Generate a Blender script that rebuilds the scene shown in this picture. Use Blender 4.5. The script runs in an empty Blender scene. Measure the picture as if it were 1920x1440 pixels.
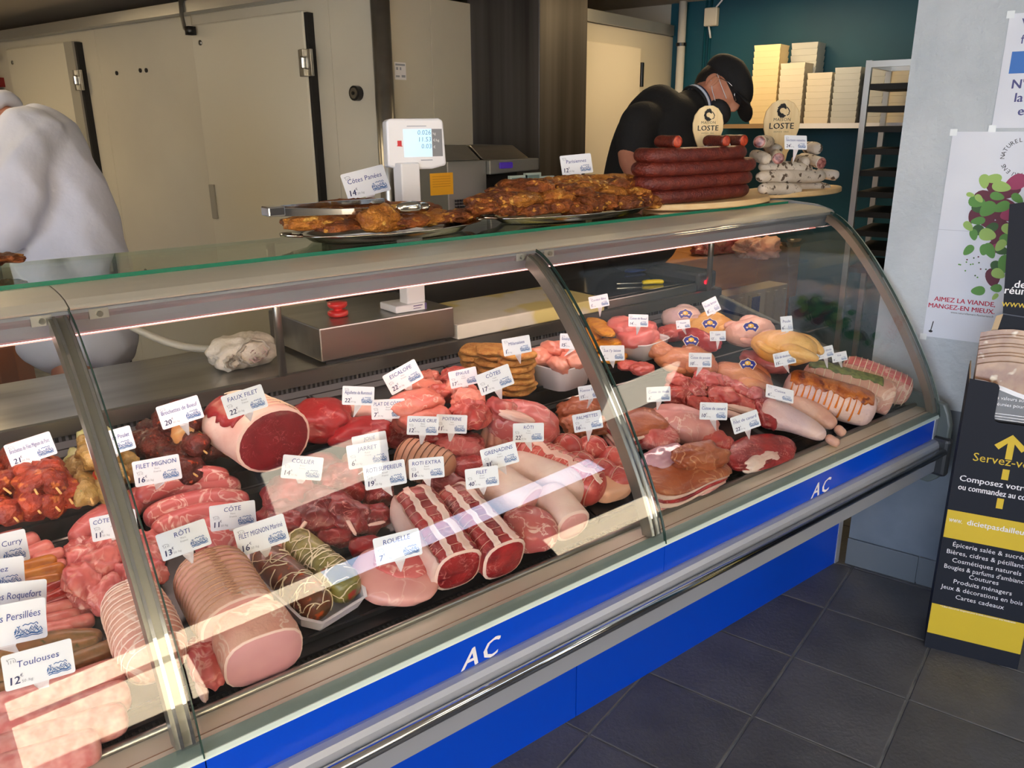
import bpy, math, random
import numpy as np
from math import sin, cos, pi, radians
from mathutils import Matrix, Vector
RND = random.Random(7)
C = bpy.context.scene.collection
sc = bpy.context.scene
def V(*a): return np.array(a, float)
def unit(v): v = np.asarray(v, float); return v / (np.linalg.norm(v) + 1e-12)

# ------------------------------------------------------------------ camera
FPX, CAMH = 1526.3, 1.58
CAM_R = np.array([[0.78214513, -0.62303373, -0.00882962],   # image right
                  [-0.19560217, -0.23205185, -0.95283353],  # image down
                  [0.5915985, 0.7469812, -0.30336497]])     # view direction
CAM = V(0, 0, CAMH)
cd = bpy.data.cameras.new('camera'); cam = bpy.data.objects.new('camera', cd); C.objects.link(cam)
cd.sensor_width = 36; cd.lens = 36 * FPX / 1920; cd.clip_start = .05; cd.clip_end = 200
M = Matrix([list(r) for r in np.stack([CAM_R[0], -CAM_R[1], -CAM_R[2]], 1)]).to_4x4()
M.translation = CAM; cam.matrix_world = M
sc.camera = cam
# ------------------------------------------------------------------ look, sky, sun
sc.view_settings.view_transform = 'Standard'; sc.view_settings.look = 'None'
sc.view_settings.gamma = 1; sc.view_settings.use_curve_mapping = False
sc.view_settings.exposure = 0.7
sc.cycles.use_denoising = True
sc.cycles.max_bounces = 10; sc.cycles.transparent_max_bounces = 24
sc.cycles.diffuse_bounces = 4; sc.cycles.glossy_bounces = 4
sc.cycles.sample_clamp_indirect = 6
sc.cycles.caustics_reflective = False; sc.cycles.caustics_refractive = False
w = bpy.data.worlds.new('sky'); sc.world = w; w.use_nodes = True
wn = w.node_tree.nodes; bg = wn['Background']
tcw = wn.new('ShaderNodeTexCoord'); sep = wn.new('ShaderNodeSeparateXYZ'); rampw = wn.new('ShaderNodeValToRGB')
w.node_tree.links.new(tcw.outputs['Generated'], sep.inputs[0]); w.node_tree.links.new(sep.outputs['Z'], rampw.inputs[0])
rampw.color_ramp.elements[0].color = (.86, .91, 1, 1); rampw.color_ramp.elements[0].position = 0.0
rampw.color_ramp.elements[1].color = (.42, .60, 1, 1); rampw.color_ramp.elements[1].position = 0.8
w.node_tree.links.new(rampw.outputs[0], bg.inputs[0]); bg.inputs[1].default_value = 5.0

T = radians(15.1)                       # the room is turned 15 degrees against the counter
RQ = V(cos(T), sin(T), 0); RN = V(-sin(T), cos(T), 0)
def rm(q, s, z=0.): return q * RQ + s * RN + V(0, 0, z)
def lamp(name, kind, loc, energy, color=(1, 1, 1), size=None, aim=None, spread=None):
    l = bpy.data.lights.new(name, kind); l.energy = energy; l.color = color
    o = bpy.data.objects.new(name, l); C.objects.link(o); o.location = loc
    if kind == 'AREA':
        l.shape = 'RECTANGLE'; l.size, l.size_y = size
        if spread: l.spread = radians(spread)
    if aim is not None: o.rotation_euler = Vector(aim).to_track_quat('-Z', 'Y').to_euler()
    return o
sun = lamp('sun', 'SUN', (0, 0, 8), 17, (1, .86, .66), aim=tuple(-.9 * RN + .35 * RQ + V(0, 0, -.8)))
sun.data.angle = radians(.6)

# ------------------------------------------------------------------ pixel -> place
def ray(u, v): return CAM_R.T @ V((u - 960) / FPX, (v - 720) / FPX, 1.)
def on_plane(u, v, n, p):
    d = ray(u, v); return CAM + d * (((np.asarray(p) - CAM) @ n) / (d @ n))
def at_y(u, v, y): return on_plane(u, v, V(0, 1, 0), V(0, y, 0))
def at_z(u, v, z): return on_plane(u, v, V(0, 0, 1), V(0, 0, z))
LS, LY, LZ = .295, 1.19, .679           # lower deck: slope, front y, front z
US, UY, UZ = .05, 1.66, .862           # upper deck
LN = unit(V(0, -LS, 1)); UN = unit(V(0, -US, 1))
TRAY = .007
def L(u, v, h=0.): return on_plane(u, v, LN, V(0, LY, LZ) + LN * (h + TRAY))
def U(u, v, h=0.): return on_plane(u, v, UN, V(0, UY, UZ) + UN * (h + TRAY))
SHELF_Z, WORK_Z = 1.312, .957
def S(u, v, h=0.): return at_z(u, v, SHELF_Z + h)
def K(u, v, h=0.): return at_z(u, v, WORK_Z + h)

# ------------------------------------------------------------------ materials
def lin(c): 
    c = np.array(c[:3], float) / 255
    return tuple(np.where(c <= .04045, c / 12.92, ((c + .055) / 1.055) ** 2.4)) + (1.,)
MATS = {}
def mat(name, col, rough=.5, metal=0., spec=.5, coat=0., var=None, fat=None, bump=None, stretch=None, emit=None, spots=None, rnd=0., alpha=None, sss=0.):
    """var=(colour2, scale, detail); fat=(colour, scale, width) ridged veins; spots=(colour, scale, threshold); bump=(scale, strength)"""
    if name in MATS: return MATS[name]
    m = bpy.data.materials.new(name); m.use_nodes = True; MATS[name] = m
    nt = m.node_tree; N = nt.nodes; K_ = nt.links.new; b = N['Principled BSDF']
    b.inputs['Roughness'].default_value = rough; b.inputs['Metallic'].default_value = metal
    b.inputs['Specular IOR Level'].default_value = spec; b.inputs['Coat Weight'].default_value = coat
    b.inputs['Coat Roughness'].default_value = .12
    if sss: b.inputs['Subsurface Weight'].default_value = sss; b.inputs['Subsurface Radius'].default_value = (.012, .004, .003)
    b.inputs['Base Color'].default_value = lin(col)
    vec = None
    if var or fat or bump or spots:
        tc = N.new('ShaderNodeTexCoord'); mp = N.new('ShaderNodeMapping'); K_(tc.outputs['Object'], mp.inputs[0])
        if stretch: mp.inputs['Scale'].default_value = stretch
        if rnd:
            oi = N.new('ShaderNodeObjectInfo'); ml = N.new('ShaderNodeMath'); ml.operation = 'MULTIPLY'; ml.inputs[1].default_value = 7.
            K_(oi.outputs['Random'], ml.inputs[0]); K_(ml.outputs[0], mp.inputs['Location'])
        vec = mp.outputs[0]
    def noise(scale, detail=3., dist=0.):
        n = N.new('ShaderNodeTexNoise'); n.inputs['Scale'].default_value = scale; n.inputs['Detail'].default_value = detail
        n.inputs['Distortion'].default_value = dist; K_(vec, n.inputs['Vector']); return n.outputs['Fac']
    def rng(sock, a, b_, c=0., d=1.):
        r = N.new('ShaderNodeMapRange'); K_(sock, r.inputs[0])
        for i, x in enumerate((a, b_, c, d)): r.inputs[1 + i].default_value = x
        return r.outputs[0]
    def mix(f, a, c2):
        x = N.new('ShaderNodeMix'); x.data_type = 'RGBA'; K_(f, x.inputs[0])
        if isinstance(a, tuple): x.inputs[6].default_value = a
        else: K_(a, x.inputs[6])
        x.inputs[7].default_value = lin(c2); return x.outputs[2]
    cur = lin(col)
    if var: cur = mix(rng(noise(var[1], var[2] if len(var) > 2 else 3.), .35, .65), cur, var[0])
    if rnd:
        oi2 = N.new('ShaderNodeObjectInfo')
        hs = N.new('ShaderNodeHueSaturation')
        if isinstance(cur, tuple): hs.inputs['Color'].default_value = cur
        else: K_(cur, hs.inputs['Color'])
        K_(rng(oi2.outputs['Random'], 0., 1., 1. - rnd, 1. + rnd), hs.inputs['Value']); cur = hs.outputs[0]
    if fat:
        n = noise(fat[1] * 1.5, 3., .8); s1 = N.new('ShaderNodeMath'); s1.operation = 'SUBTRACT'; s1.inputs[1].default_value = .5; K_(n, s1.inputs[0])
        s2 = N.new('ShaderNodeMath'); s2.operation = 'ABSOLUTE'; K_(s1.outputs[0], s2.inputs[0])
        mk = N.new('ShaderNodeMath'); mk.operation = 'MULTIPLY'; K_(rng(s2.outputs[0], 0., fat[2], 1., 0.), mk.inputs[0]); K_(rng(noise(fat[1] * .55, 2.), .40, .62), mk.inputs[1])
        cur = mix(mk.outputs[0], cur, fat[0])
    if spots: cur = mix(rng(noise(spots[1], 2.), spots[2], spots[2] + .06), cur, spots[0])
    if not isinstance(cur, tuple): K_(cur, b.inputs['Base Color'])
    if bump:
        bn = N.new('ShaderNodeBump'); bn.inputs['Strength'].default_value = bump[1]; bn.inputs['Distance'].default_value = .01
        K_(noise(bump[0], 4.), bn.inputs['Height']); K_(bn.outputs[0], b.inputs['Normal'])
    if emit: b.inputs['Emission Color'].default_value = lin(emit[0]); b.inputs['Emission Strength'].default_value = emit[1]
    return m
def glass_mat(name, tint=(.93, .975, .95), f0=.075):
    m = bpy.data.materials.new(name); m.use_nodes = True; nt = m.node_tree; N = nt.nodes; N.clear(); K_ = nt.links.new
    out = N.new('ShaderNodeOutputMaterial'); mx = N.new('ShaderNodeMixShader'); tr = N.new('ShaderNodeBsdfTransparent'); gl = N.new('ShaderNodeBsdfGlossy')
    tr.inputs[0].default_value = tint + (1,); gl.inputs['Roughness'].default_value = 0.0
    ge = N.new('ShaderNodeNewGeometry'); dt = N.new('ShaderNodeVectorMath'); dt.operation = 'DOT_PRODUCT'
    K_(ge.outputs['Normal'], dt.inputs[0]); K_(ge.outputs['Incoming'], dt.inputs[1])
    def mth(op, a, b_):
        x = N.new('ShaderNodeMath'); x.operation = op
        for i, y in enumerate((a, b_)):
            if isinstance(y, float): x.inputs[i].default_value = y
            elif y is not None: K_(y, x.inputs[i])
        return x.outputs[0]
    a = mth('ABSOLUTE', dt.outputs['Value'], None); p5 = mth('POWER', mth('SUBTRACT', 1., a), 5.)
    fr = mth('ADD', mth('MULTIPLY', p5, 1. - f0), f0)
    K_(fr, mx.inputs[0]); K_(tr.outputs[0], mx.inputs[1]); K_(gl.outputs[0], mx.inputs[2]); K_(mx.outputs[0], out.inputs[0])
    return m
GLASS = glass_mat('curved_glass', (.976, .987, .983), .045); TOPGLASS = glass_mat('shelf_glass', (.80, .90, .85), .06)
CLEAR = glass_mat('clear_plastic', (.93, .93, .92), .05)
ALU = mat('brushed_aluminium', (196, 196, 192), .34, .85, bump=(60, .02), stretch=(.05, 1, 1))
ALU2 = mat('satin_aluminium', (168, 173, 182), .42, .45)
WHITEALU = mat('pale_aluminium', (214, 210, 196), .42, .35)
CHROME = mat('chrome', (205, 208, 212), .12, 1.)
STEEL = mat('stainless_steel', (172, 170, 163), .3, .95, var=((140, 138, 130), 5, 4), bump=(90, .02), stretch=(.2, 2, 1))
DKSTEEL = mat('dark_stainless', (92, 88, 84), .5, .7, var=((58, 54, 50), 3, 3), bump=(80, .02), stretch=(3, 3, .1))
FRAME = mat('frame_steel', (150, 148, 138), .34, .8)
BLUE = mat('blue_laminate', (0, 66, 196), .26, 0, .5)
BLACK = mat('black_plastic', (16, 16, 18), .32, 0, .5)
BLACKM = mat('black_matt', (12, 12, 12), .7)
WHITE = mat('white_plastic', (226, 226, 230), .35)
PAPER = mat('white_card', (240, 244, 252), .45, 0, .4)
INK = mat('blue_ink', (28, 62, 150), .6)
INKD = mat('dark_blue_ink', (20, 34, 96), .6)
INKG = mat('grey_ink', (150, 156, 170), .6)
INKB = mat('black_ink', (18, 18, 20), .6)

# ------------------------------------------------------------------ mesh building
def sines(seed, k):
    r = np.random.RandomState(seed); d = r.normal(size=(7, 3)); d /= np.linalg.norm(d, axis=1)[:, None]
    f = np.array([.6, .8, 1, 1.5, 1.9, 2.7, 3.7]) * k; a = np.array([1, .9, .8, .55, .45, .3, .22])
    return d * f[:, None], r.uniform(0, 6.28, 7), a / 2.2
def wob(P, seed, k):
    d, ph, a = sines(seed, k); return (np.sin(P @ d.T + ph) * a).sum(1)
class G:
    def __init__(s): s.v = []; s.f = []; s.m = []; s.n = 0
    def add(s, vs, fs, mi=0):
        vs = np.asarray(vs, float).reshape(-1, 3); s.v.append(vs)
        for f in fs: s.f.append(tuple(i + s.n for i in f)); s.m.append(mi)
        s.n += len(vs); return s
    def box(s, a, b, mi=0, R=None, o=None):
        a, b = np.minimum(a, b), np.maximum(a, b)
        vs = np.array([[x, y, z] for x in (a[0], b[0]) for y in (a[1], b[1]) for z in (a[2], b[2])], float)
        if R is not None: vs = vs @ np.asarray(R) + (0 if o is None else o)
        return s.add(vs, [(0, 1, 3, 2), (4, 6, 7, 5), (0, 4, 5, 1), (2, 3, 7, 6), (0, 2, 6, 4), (1, 5, 7, 3)], mi)
    def rbox(s, q0, q1, s0, s1, z0, z1, mi=0):            # a box on the room's axes
        return s.box((q0, s0, z0), (q1, s1, z1), mi, np.stack([RQ, RN, V(0, 0, 1)]))
    def prism(s, poly, vec, mi=0, cap=True):
        p = np.asarray(poly, float); n = len(p); vs = np.concatenate([p, p + np.asarray(vec)])
        fs = [(i, (i + 1) % n, n + (i + 1) % n, n + i) for i in range(n)]
        if cap: fs += [tuple(range(n))[::-1], tuple(range(n, 2 * n))]
        return s.add(vs, fs, mi)
    def xprism(s, yz, x0, x1, mi=0): return s.prism([(x0, y, z) for y, z in yz], (x1 - x0, 0, 0), mi)
    def tube(s, P, r, n=10, mi=0, cap=True):
        P = np.asarray(P, float); r = np.broadcast_to(r, len(P)); rings = []
        t = np.gradient(P, axis=0); up = V(0, 0, 1) if abs(unit(t[0])[2]) < .9 else V(1, 0, 0)
        for p, d, rr in zip(P, t, r):
            d = unit(d); a = unit(np.cross(up, d)); b = np.cross(d, a); up = b
            an = np.linspace(0, 2 * pi, n, endpoint=False)
            rings.append(p + rr * (np.cos(an)[:, None] * a + np.sin(an)[:, None] * b))
        m = len(P); fs = [(i * n + j, i * n + (j + 1) % n, (i + 1) * n + (j + 1) % n, (i + 1) * n + j) for i in range(m - 1) for j in range(n)]
        if cap: fs += [tuple(range(n))[::-1], tuple(range((m - 1) * n, m * n))]
        return s.add(np.concatenate(rings), fs, mi)
    def lathe(s, prof, o=(0, 0, 0), n=32, mi=0, sx=1., sy=1., ang=0.):
        pr = np.asarray(prof, float); an = np.linspace(0, 2 * pi, n, endpoint=False); m = len(pr)
        vs = []
        for r, z in pr:
            x = r * np.cos(an) * sx; y = r * np.sin(an) * sy
            vs.append(np.stack([x * cos(ang) - y * sin(ang), x * sin(ang) + y * cos(ang), np.full(n, z)], 1) + o)
        return s.add(np.concatenate(vs), [(i * n + j, i * n + (j + 1) % n, (i + 1) * n + (j + 1) % n, (i + 1) * n + j) for i in range(m - 1) for j in range(n)], mi)
    def grid(s, fn, nu, nv, mi=0, wrap=False):
        vs = [fn(i / (nu - 1), j / (nv - 1)) for i in range(nu) for j in range(nv)]
        return s.add(vs, [(i * nv + j, (i + 1) * nv + j, (i + 1) * nv + j + 1, i * nv + j + 1) for i in range(nu - 1) for j in range(nv - 1)], mi)
    def merge(s, vf, mi=0): return s.add(vf[0], vf[1], mi)
def tag(o, label=None, cat=None, group=None, kind=None):
    if label: o['label'] = label
    if cat: o['category'] = cat
    if group: o['group'] = group
    if kind: o['kind'] = kind
    return o
def build(name, g, m, parent=None, smooth=False, label=None, cat=None, group=None, kind=None, bevel=0., orient=False):
    vs = np.concatenate(g.v)
    base = parent['_o'] if parent is not None and '_o' in parent else None
    if parent is None:
        lo, hi = vs.min(0), vs.max(0); o0 = V((lo[0] + hi[0]) / 2, (lo[1] + hi[1]) / 2, lo[2])
    else: o0 = V(*base)
    me = bpy.data.meshes.new(name); me.from_pydata((vs - o0).tolist(), [], g.f)
    ms = m if isinstance(m, (list, tuple)) else [m]
    for x in ms: me.materials.append(x)
    if len(ms) > 1: me.polygons.foreach_set('material_index', g.m)
    if smooth: me.polygons.foreach_set('use_smooth', [True] * len(me.polygons))
    me.update()
    if orient:
        import bmesh
        bm = bmesh.new(); bm.from_mesh(me); bmesh.ops.recalc_face_normals(bm, faces=bm.faces); bm.to_mesh(me); bm.free()
    o = bpy.data.objects.new(name, me); C.objects.link(o)
    if parent is None: o.location = o0
    else: o.parent = parent
    o['_o'] = list(o0)
    if bevel:
        b = o.modifiers.new('bevel', 'BEVEL'); b.width = bevel; b.segments = 2; b.limit_method = 'ANGLE'; b.harden_normals = False
    return tag(o, label, cat, group, kind)
def thing(name, loc, label, cat, group=None, kind=None):
    o = bpy.data.objects.new(name, None); C.objects.link(o); o.location = loc; o['_o'] = [float(x) for x in loc]
    o.empty_display_size = .05
    return tag(o, label, cat, group, kind)
# icosphere template
def _ico(n):
    import bmesh
    bm = bmesh.new(); bmesh.ops.create_icosphere(bm, subdivisions=n, radius=1)
    v = np.array([x.co[:] for x in bm.verts]); f = [tuple(x.index for x in p.verts) for p in bm.faces]; bm.free(); return v, f
ICO = {n: _ico(n) for n in (2, 3, 4)}
def rotz(a): return np.array([[cos(a), sin(a), 0], [-sin(a), cos(a), 0], [0, 0, 1.]])
def euler(rx, ry, rz):
    return np.array(Matrix.Rotation(rz, 3, 'Z') @ Matrix.Rotation(ry, 3, 'Y') @ Matrix.Rotation(rx, 3, 'X')).T
def blob(c, size, R=None, amp=.1, k=2.2, seed=0, sub=3, ex=2.):
    """a lumpy ellipsoid; ex > 2 squares it off"""
    v, f = ICO[sub]; p = v.copy()
    if ex != 2.:
        q = np.abs(p) ** ex; p = p / (q.sum(1) ** (1 / ex))[:, None]
    p = p * (1 + amp * wob(v, seed, k))[:, None] * np.asarray(size)
    if R is not None: p = p @ np.asarray(R)
    return p + c, f
def meat_form(v, size, amp, k, seed, ex, sit=.0):
    q = np.abs(v) ** ex; p = v / (q.sum(1) ** (1 / ex))[:, None]; sv = v * np.array([1.25, 1., .8])
    d = .7 * wob(sv, seed, k) + 1.0 * (.45 - np.abs(wob(sv, seed + 500, k * 1.7))) + .5 * (.45 - np.abs(wob(sv, seed + 700, k * 4.2))) + .16 * wob(sv, seed + 900, k * 11)
    p = p * (1 + amp * d)[:, None] * np.asarray(size)
    if sit: p[:, 2] = np.maximum(p[:, 2], -size[2] * sit)
    return p
class Loft:
    """a lumpy tube along a path with its own width and height and rounded (or cut) ends"""
    def __init__(s, path, ra, rb=None, pa=6., pb=6., up=(0, 0, 1), ex=2.2, amp=.03, k=2., seed=0, nt=18, na=18, taper=None):
        s.P = np.asarray(path, float); s.ra = ra; s.rb = ra if rb is None else rb; s.pa, s.pb = pa, pb; s.up = np.asarray(up, float)
        s.ex, s.amp, s.k, s.seed, s.nt, s.na = ex, amp, k, seed, nt, na; s.taper = taper
    def c(s, t):
        n = len(s.P) - 1
        if n == 1: return s.P[0] + (s.P[1] - s.P[0]) * t
        x = min(max(t * n, 0), n - 1e-6); i = int(x); f = x - i
        a = s.P[max(i - 1, 0)]; b = s.P[i]; c = s.P[i + 1]; d = s.P[min(i + 2, n)]
        return .5 * (2 * b + (c - a) * f + (2 * a - 5 * b + 4 * c - d) * f * f + (3 * b - a - 3 * c + d) * f ** 3)
    def prof(s, t):
        r = 1.
        if t < .5 and s.pa: r = max(1 - (1 - 2 * t) ** s.pa, 0) ** (1 / min(s.pa, 2.5))
        if t >= .5 and s.pb: r = max(1 - (2 * t - 1) ** s.pb, 0) ** (1 / min(s.pb, 2.5))
        if s.taper: r *= s.taper[0] + (s.taper[1] - s.taper[0]) * t
        return r
    def frame(s, t):
        d = unit(s.c(min(t + .02, 1)) - s.c(max(t - .02, 0))); a = unit(np.cross(d, s.up)); return d, a, np.cross(a, d)
    def ring(s, t, na=None, sc=1., off=0.):
        na = na or s.na; an = np.linspace(0, 2 * pi, na, endpoint=False); d, a, b = s.frame(t); r = s.prof(t) * sc
        cx, sx = np.cos(an), np.sin(an); q = (np.abs(cx) ** s.ex + np.abs(sx) ** s.ex) ** (-1 / s.ex)
        w_ = 1 + s.amp * wob(np.stack([q * cx, q * sx, np.full(na, t * 4)], 1), s.seed, s.k)
        return s.c(t) + (r * q * w_ * cx * s.ra + off * cx)[:, None] * a + (r * q * w_ * sx * s.rb + off * sx)[:, None] * b
    def vf(s):
        ts = np.linspace(0, 1, s.nt); e = .5 - .5 * np.cos(pi * ts); ts = .35 * ts + .65 * e
        ts[0] = 0 if not s.pa else .004; ts[-1] = 1 if not s.pb else .996
        rs = [s.ring(t) for t in ts]; n = s.na; m = len(rs)
        vs = np.concatenate(rs + [[s.c(ts[0])], [s.c(ts[-1])]])
        fs = [(i * n + j, i * n + (j + 1) % n, (i + 1) * n + (j + 1) % n, (i + 1) * n + j) for i in range(m - 1) for j in range(n)]
        fs += [((j + 1) % n, j, m * n) for j in range(n)] + [((m - 1) * n + j, (m - 1) * n + (j + 1) % n, m * n + 1) for j in range(n)]
        return vs, fs
    def g(s): return G().merge(s.vf())
    def cap(s, end, inner=.86, bulge=.004):
        """cut face at an end: muscle disc and fat rim"""
        t = 1. if end else 0.; d, a, b = s.frame(t); d = d if end else -d; n = s.na; g = G(); vs = []
        for k_, (sc_, o) in enumerate([(1., 0.), (inner + .01, .002), (inner, .0025), (inner * .6, bulge), (inner * .25, bulge * 1.3)]):
            vs.append(s.ring(t, sc=sc_) + d * o)
        vs.append([s.c(t) + d * bulge * 1.4]); vs = np.concatenate(vs)
        g.add(vs, [], 0)
        for i in range(4):
            for j in range(n):
                g.f.append((i * n + j, i * n + (j + 1) % n, (i + 1) * n + (j + 1) % n, (i + 1) * n + j)); g.m.append(1 if i < 2 else 0)
        for j in range(n): g.f.append((4 * n + j, 4 * n + (j + 1) % n, 5 * n)); g.m.append(0)
        return g
    def string(s, t, r=.0011, off=.0012): 
        p = s.ring(t, na=28, off=off); p = np.concatenate([p, p[:2]]); return G().tube(p, r, 5, cap=False)

# text
_TX = {}
def glyphs(body, shear=0., bold=0., spacing=1.):
    key = (body, shear, bold, spacing)
    if key not in _TX:
        cu = bpy.data.curves.new('text', 'FONT'); cu.body = body; cu.shear = shear; cu.offset = bold; cu.space_character = spacing
        cu.resolution_u = 2; cu.align_x = 'LEFT'
        o = bpy.data.objects.new('text', cu); C.objects.link(o); dg = bpy.context.evaluated_depsgraph_get()
        me = bpy.data.meshes.new_from_object(o.evaluated_get(dg)); v = np.array([x.co[:] for x in me.vertices]).reshape(-1, 3)
        f = [tuple(p.vertices) for p in me.polygons]; bpy.data.objects.remove(o); bpy.data.curves.remove(cu); bpy.data.meshes.remove(me)
        _TX[key] = (v, f)
    return _TX[key]
class Sheet:
    """a flat surface with its own x (right), y (up), normal"""
    def __init__(s, o, ex, ey): s.o = np.asarray(o, float); s.ex = unit(ex); s.ey = unit(ey); s.n = np.cross(s.ex, s.ey)
    def p(s, x, y, h=0.): return s.o + s.ex * x + s.ey * y + s.n * h
    def pts(s, xy, h=0.): xy = np.asarray(xy, float); return s.o + xy[:, :1] * s.ex + xy[:, 1:2] * s.ey + s.n * h
    def text(s, g, body, x, y, size, align='c', h=.0006, mi=0, shear=0., bold=0., fit=None, spacing=1.):
        v, f = glyphs(body, shear, 0., spacing)
        if not len(v): return
        k_ = {.004: .022, .003: .016}.get(bold, 0.)
        wd = v[:, 0].max() - v[:, 0].min(); sx = size
        if fit and wd * size > fit: sx = fit / wd
        xy = np.stack([(v[:, 0] - v[:, 0].min()) * sx, v[:, 1] * size], 1)
        xy += (x - (wd * sx / 2 if align == 'c' else wd * sx if align == 'r' else 0), y)
        for d in ((-k_, k_) if k_ else (0.,)): g.add(s.pts(xy + (d * size, d * size * .4), h + d * .0002), f, mi)
    def rect(s, g, x0, y0, x1, y1, h=0., mi=0): g.add(s.pts([(x0, y0), (x1, y0), (x1, y1), (x0, y1)], h), [(0, 1, 2, 3)], mi)
    def slab(s, g, xy, h0, h1, mi=0): g.prism(s.pts(xy, h0), s.n * (h1 - h0), mi)
    def line(s, g, xy, wd, h=.0006, mi=0):
        xy = np.asarray(xy, float); t = np.gradient(xy, axis=0); t /= np.linalg.norm(t, axis=1)[:, None] + 1e-9
        nn = np.stack([-t[:, 1], t[:, 0]], 1) * wd / 2; n = len(xy); p = s.pts(np.concatenate([xy + nn, xy - nn]), h)
        g.add(p, [(i, n + i, n + i + 1, i + 1) for i in range(n - 1)], mi)
    def disc(s, g, x, y, rx, ry=None, a=0., h=.0006, mi=0, n=20):
        an = np.linspace(0, 2 * pi, n, endpoint=False); ry = rx if ry is None else ry
        X = rx * np.cos(an); Y = ry * np.sin(an)
        g.add(s.pts(np.stack([x + X * cos(a) - Y * sin(a), y + X * sin(a) + Y * cos(a)], 1), h), [tuple(range(n))], mi)
def rrect(x0, y0, x1, y1, r, n=4):
    out = []
    for cx, cy, a0 in ((x1 - r, y1 - r, 0), (x0 + r, y1 - r, pi / 2), (x0 + r, y0 + r, pi), (x1 - r, y0 + r, 1.5 * pi)):
        out += [(cx + r * cos(a0 + i * pi / 2 / n), cy + r * sin(a0 + i * pi / 2 / n)) for i in range(n + 1)]
    return out
# ================================================================== the room
PLASTER = mat('painted_plaster', (188, 197, 203), .7, bump=(45, .45), var=((176, 186, 193), 6, 5))
GREYPAINT = mat('grey_painted_wall', (92, 104, 116), .45, var=((112, 122, 132), 5, 4), bump=(20, .15))
TEAL = mat('teal_paint', (0, 76, 92), .55, var=((0, 68, 86), 3, 3))
PANEL = mat('cold_room_panel', (196, 190, 172), .42, var=((188, 182, 166), 2, 3))
TILE = mat('anthracite_tile', (92, 91, 90), .45, var=((80, 79, 79), 7, 6), bump=(70, .25), rnd=.12, spots=((84, 86, 92), 2.2, .66))
GROUT = mat('grey_grout', (128, 128, 126), .8, var=((76, 78, 80), 8, 4))
CEIL = mat('ceiling_paint', (190, 178, 160), .8)
g = G(); g.rbox(-3.6, 6.5, -2.5, 7.6, -.1, -.004); floor = build('floor', g, GROUT, kind='structure')
tt = radians(14.6); TP = V(sin(tt), -cos(tt), 0); TQ = V(-cos(tt), -sin(tt), 0); TO = V(2.326, 1.230, 0); TS = .33; tile_me = None
for i in range(-2, 8):
    for j in range(-3, 12):
        if tile_me is None:
            g = G(); e = TS / 2 - .0035; bv = .002
            p0 = [(-e, -e), (e, -e), (e, e), (-e, e)]
            vs = [(x, y, -.012) for x, y in p0] + [(x, y, -.002) for x, y in p0] + [(x - bv * np.sign(x), y - bv * np.sign(y), 0) for x, y in p0]
            g.add(vs, [(k, (k + 1) % 4, 4 + (k + 1) % 4, 4 + k) for k in range(4)] + [(4 + k, 4 + (k + 1) % 4, 8 + (k + 1) % 4, 8 + k) for k in range(4)] + [(8, 9, 10, 11)])
            tile_me = bpy.data.meshes.new('tile'); tile_me.from_pydata([tuple(x) for x in np.concatenate(g.v)], [], g.f); tile_me.materials.append(TILE)
        c = TO + TS * ((i + .5) * TP + (j + .5) * TQ)
        o = bpy.data.objects.new('tile', tile_me); C.objects.link(o); o.parent = floor
        o.location = c - V(*floor['_o']); o.rotation_euler = (0, 0, tt)
RW = 2.927                                                   # right wall, on the room's axes
g = G(); g.rbox(RW, RW + .35, -.35, .611, 0, 2.66); wall_r = build('wall_right', g, [PLASTER], kind='structure')
g = G(); g.rbox(RW - .0015, RW + .002, -.35, .611, .0, .66); build('dado_paint', g, GREYPAINT, wall_r)
for k, (s0, s1) in enumerate(((.611, .37), (.366, .05), (.046, -.35))):
    g = G(); g.rbox(RW - .012, RW, s1, s0, 0, .105); build('baseboard_right', g, mat('baseboard_tile', (96, 104, 110), .35), kind='structure', bevel=.001)
g = G(); g.rbox(4.89, 5.0, -2.4, 2.4, 0, 2.7); build('wall_side', g, TEAL, kind='structure')
g = G(); g.rbox(3.6, 4.89, 2.38, 2.5, 0, 2.08); wall_b = build('wall_back', g, PANEL, kind='structure')
g = G(); g.rbox(3.6, 4.86, 2.36, 2.40, 2.082, 2.14); build('trim_4', g, ALU, kind='structure')
g = G(); g.rbox(3.62, 4.405, 2.335, 2.378, .06, 1.985); d3 = build('door_3', g, mat('door_panel', (206, 198, 178), .3), kind='structure', bevel=.006)
g = G(); g.rbox(4.405, 4.43, 2.325, 2.378, 1.78, 1.91); build('hinge', g, BLACK, d3, bevel=.003)
g = G(); g.rbox(2.708, 3.55, 2.676, 6.9, 0, 2.132); g.rbox(2.70, 2.76, 2.673, 6.9, 2.132, 2.19); wall_l = build('wall_left', g, PANEL, kind='structure')
for a, b in ((2.675, 2.995), (2.995, 4.035), (4.035, 5.005), (5.005, 6.9)):
    g = G(); g.rbox(2.70, 2.7085, a + .001, b - .001, 0, 2.131); build('panel', g, PANEL, wall_l, bevel=.0012)
for a, b in ((2.70, 3.015), (3.015, 3.55)):
    g = G(); g.rbox(a + .001, b - .001, 2.672, 2.6765, 0, 2.131); build('panel', g, PANEL, wall_l, bevel=.0012)
for s, z in ((4.82, 1.885), (4.57, 1.889), (4.51, 1.887)):
    g = G(); g.tube([rm(2.694, s, z), rm(2.702, s, z)], .012, 12); build('hole_plug', g, BLACK, wall_l)
for s, z in ((3.91, 1.99), (5.99, 1.995)):
    g = G(); g.tube([rm(2.655, s, z), rm(2.70, s, z)], .007, 10); g.tube([rm(2.65, s, z), rm(2.657, s, z)], .013, 10); build('bolt', g, STEEL, wall_l, True)
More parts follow.
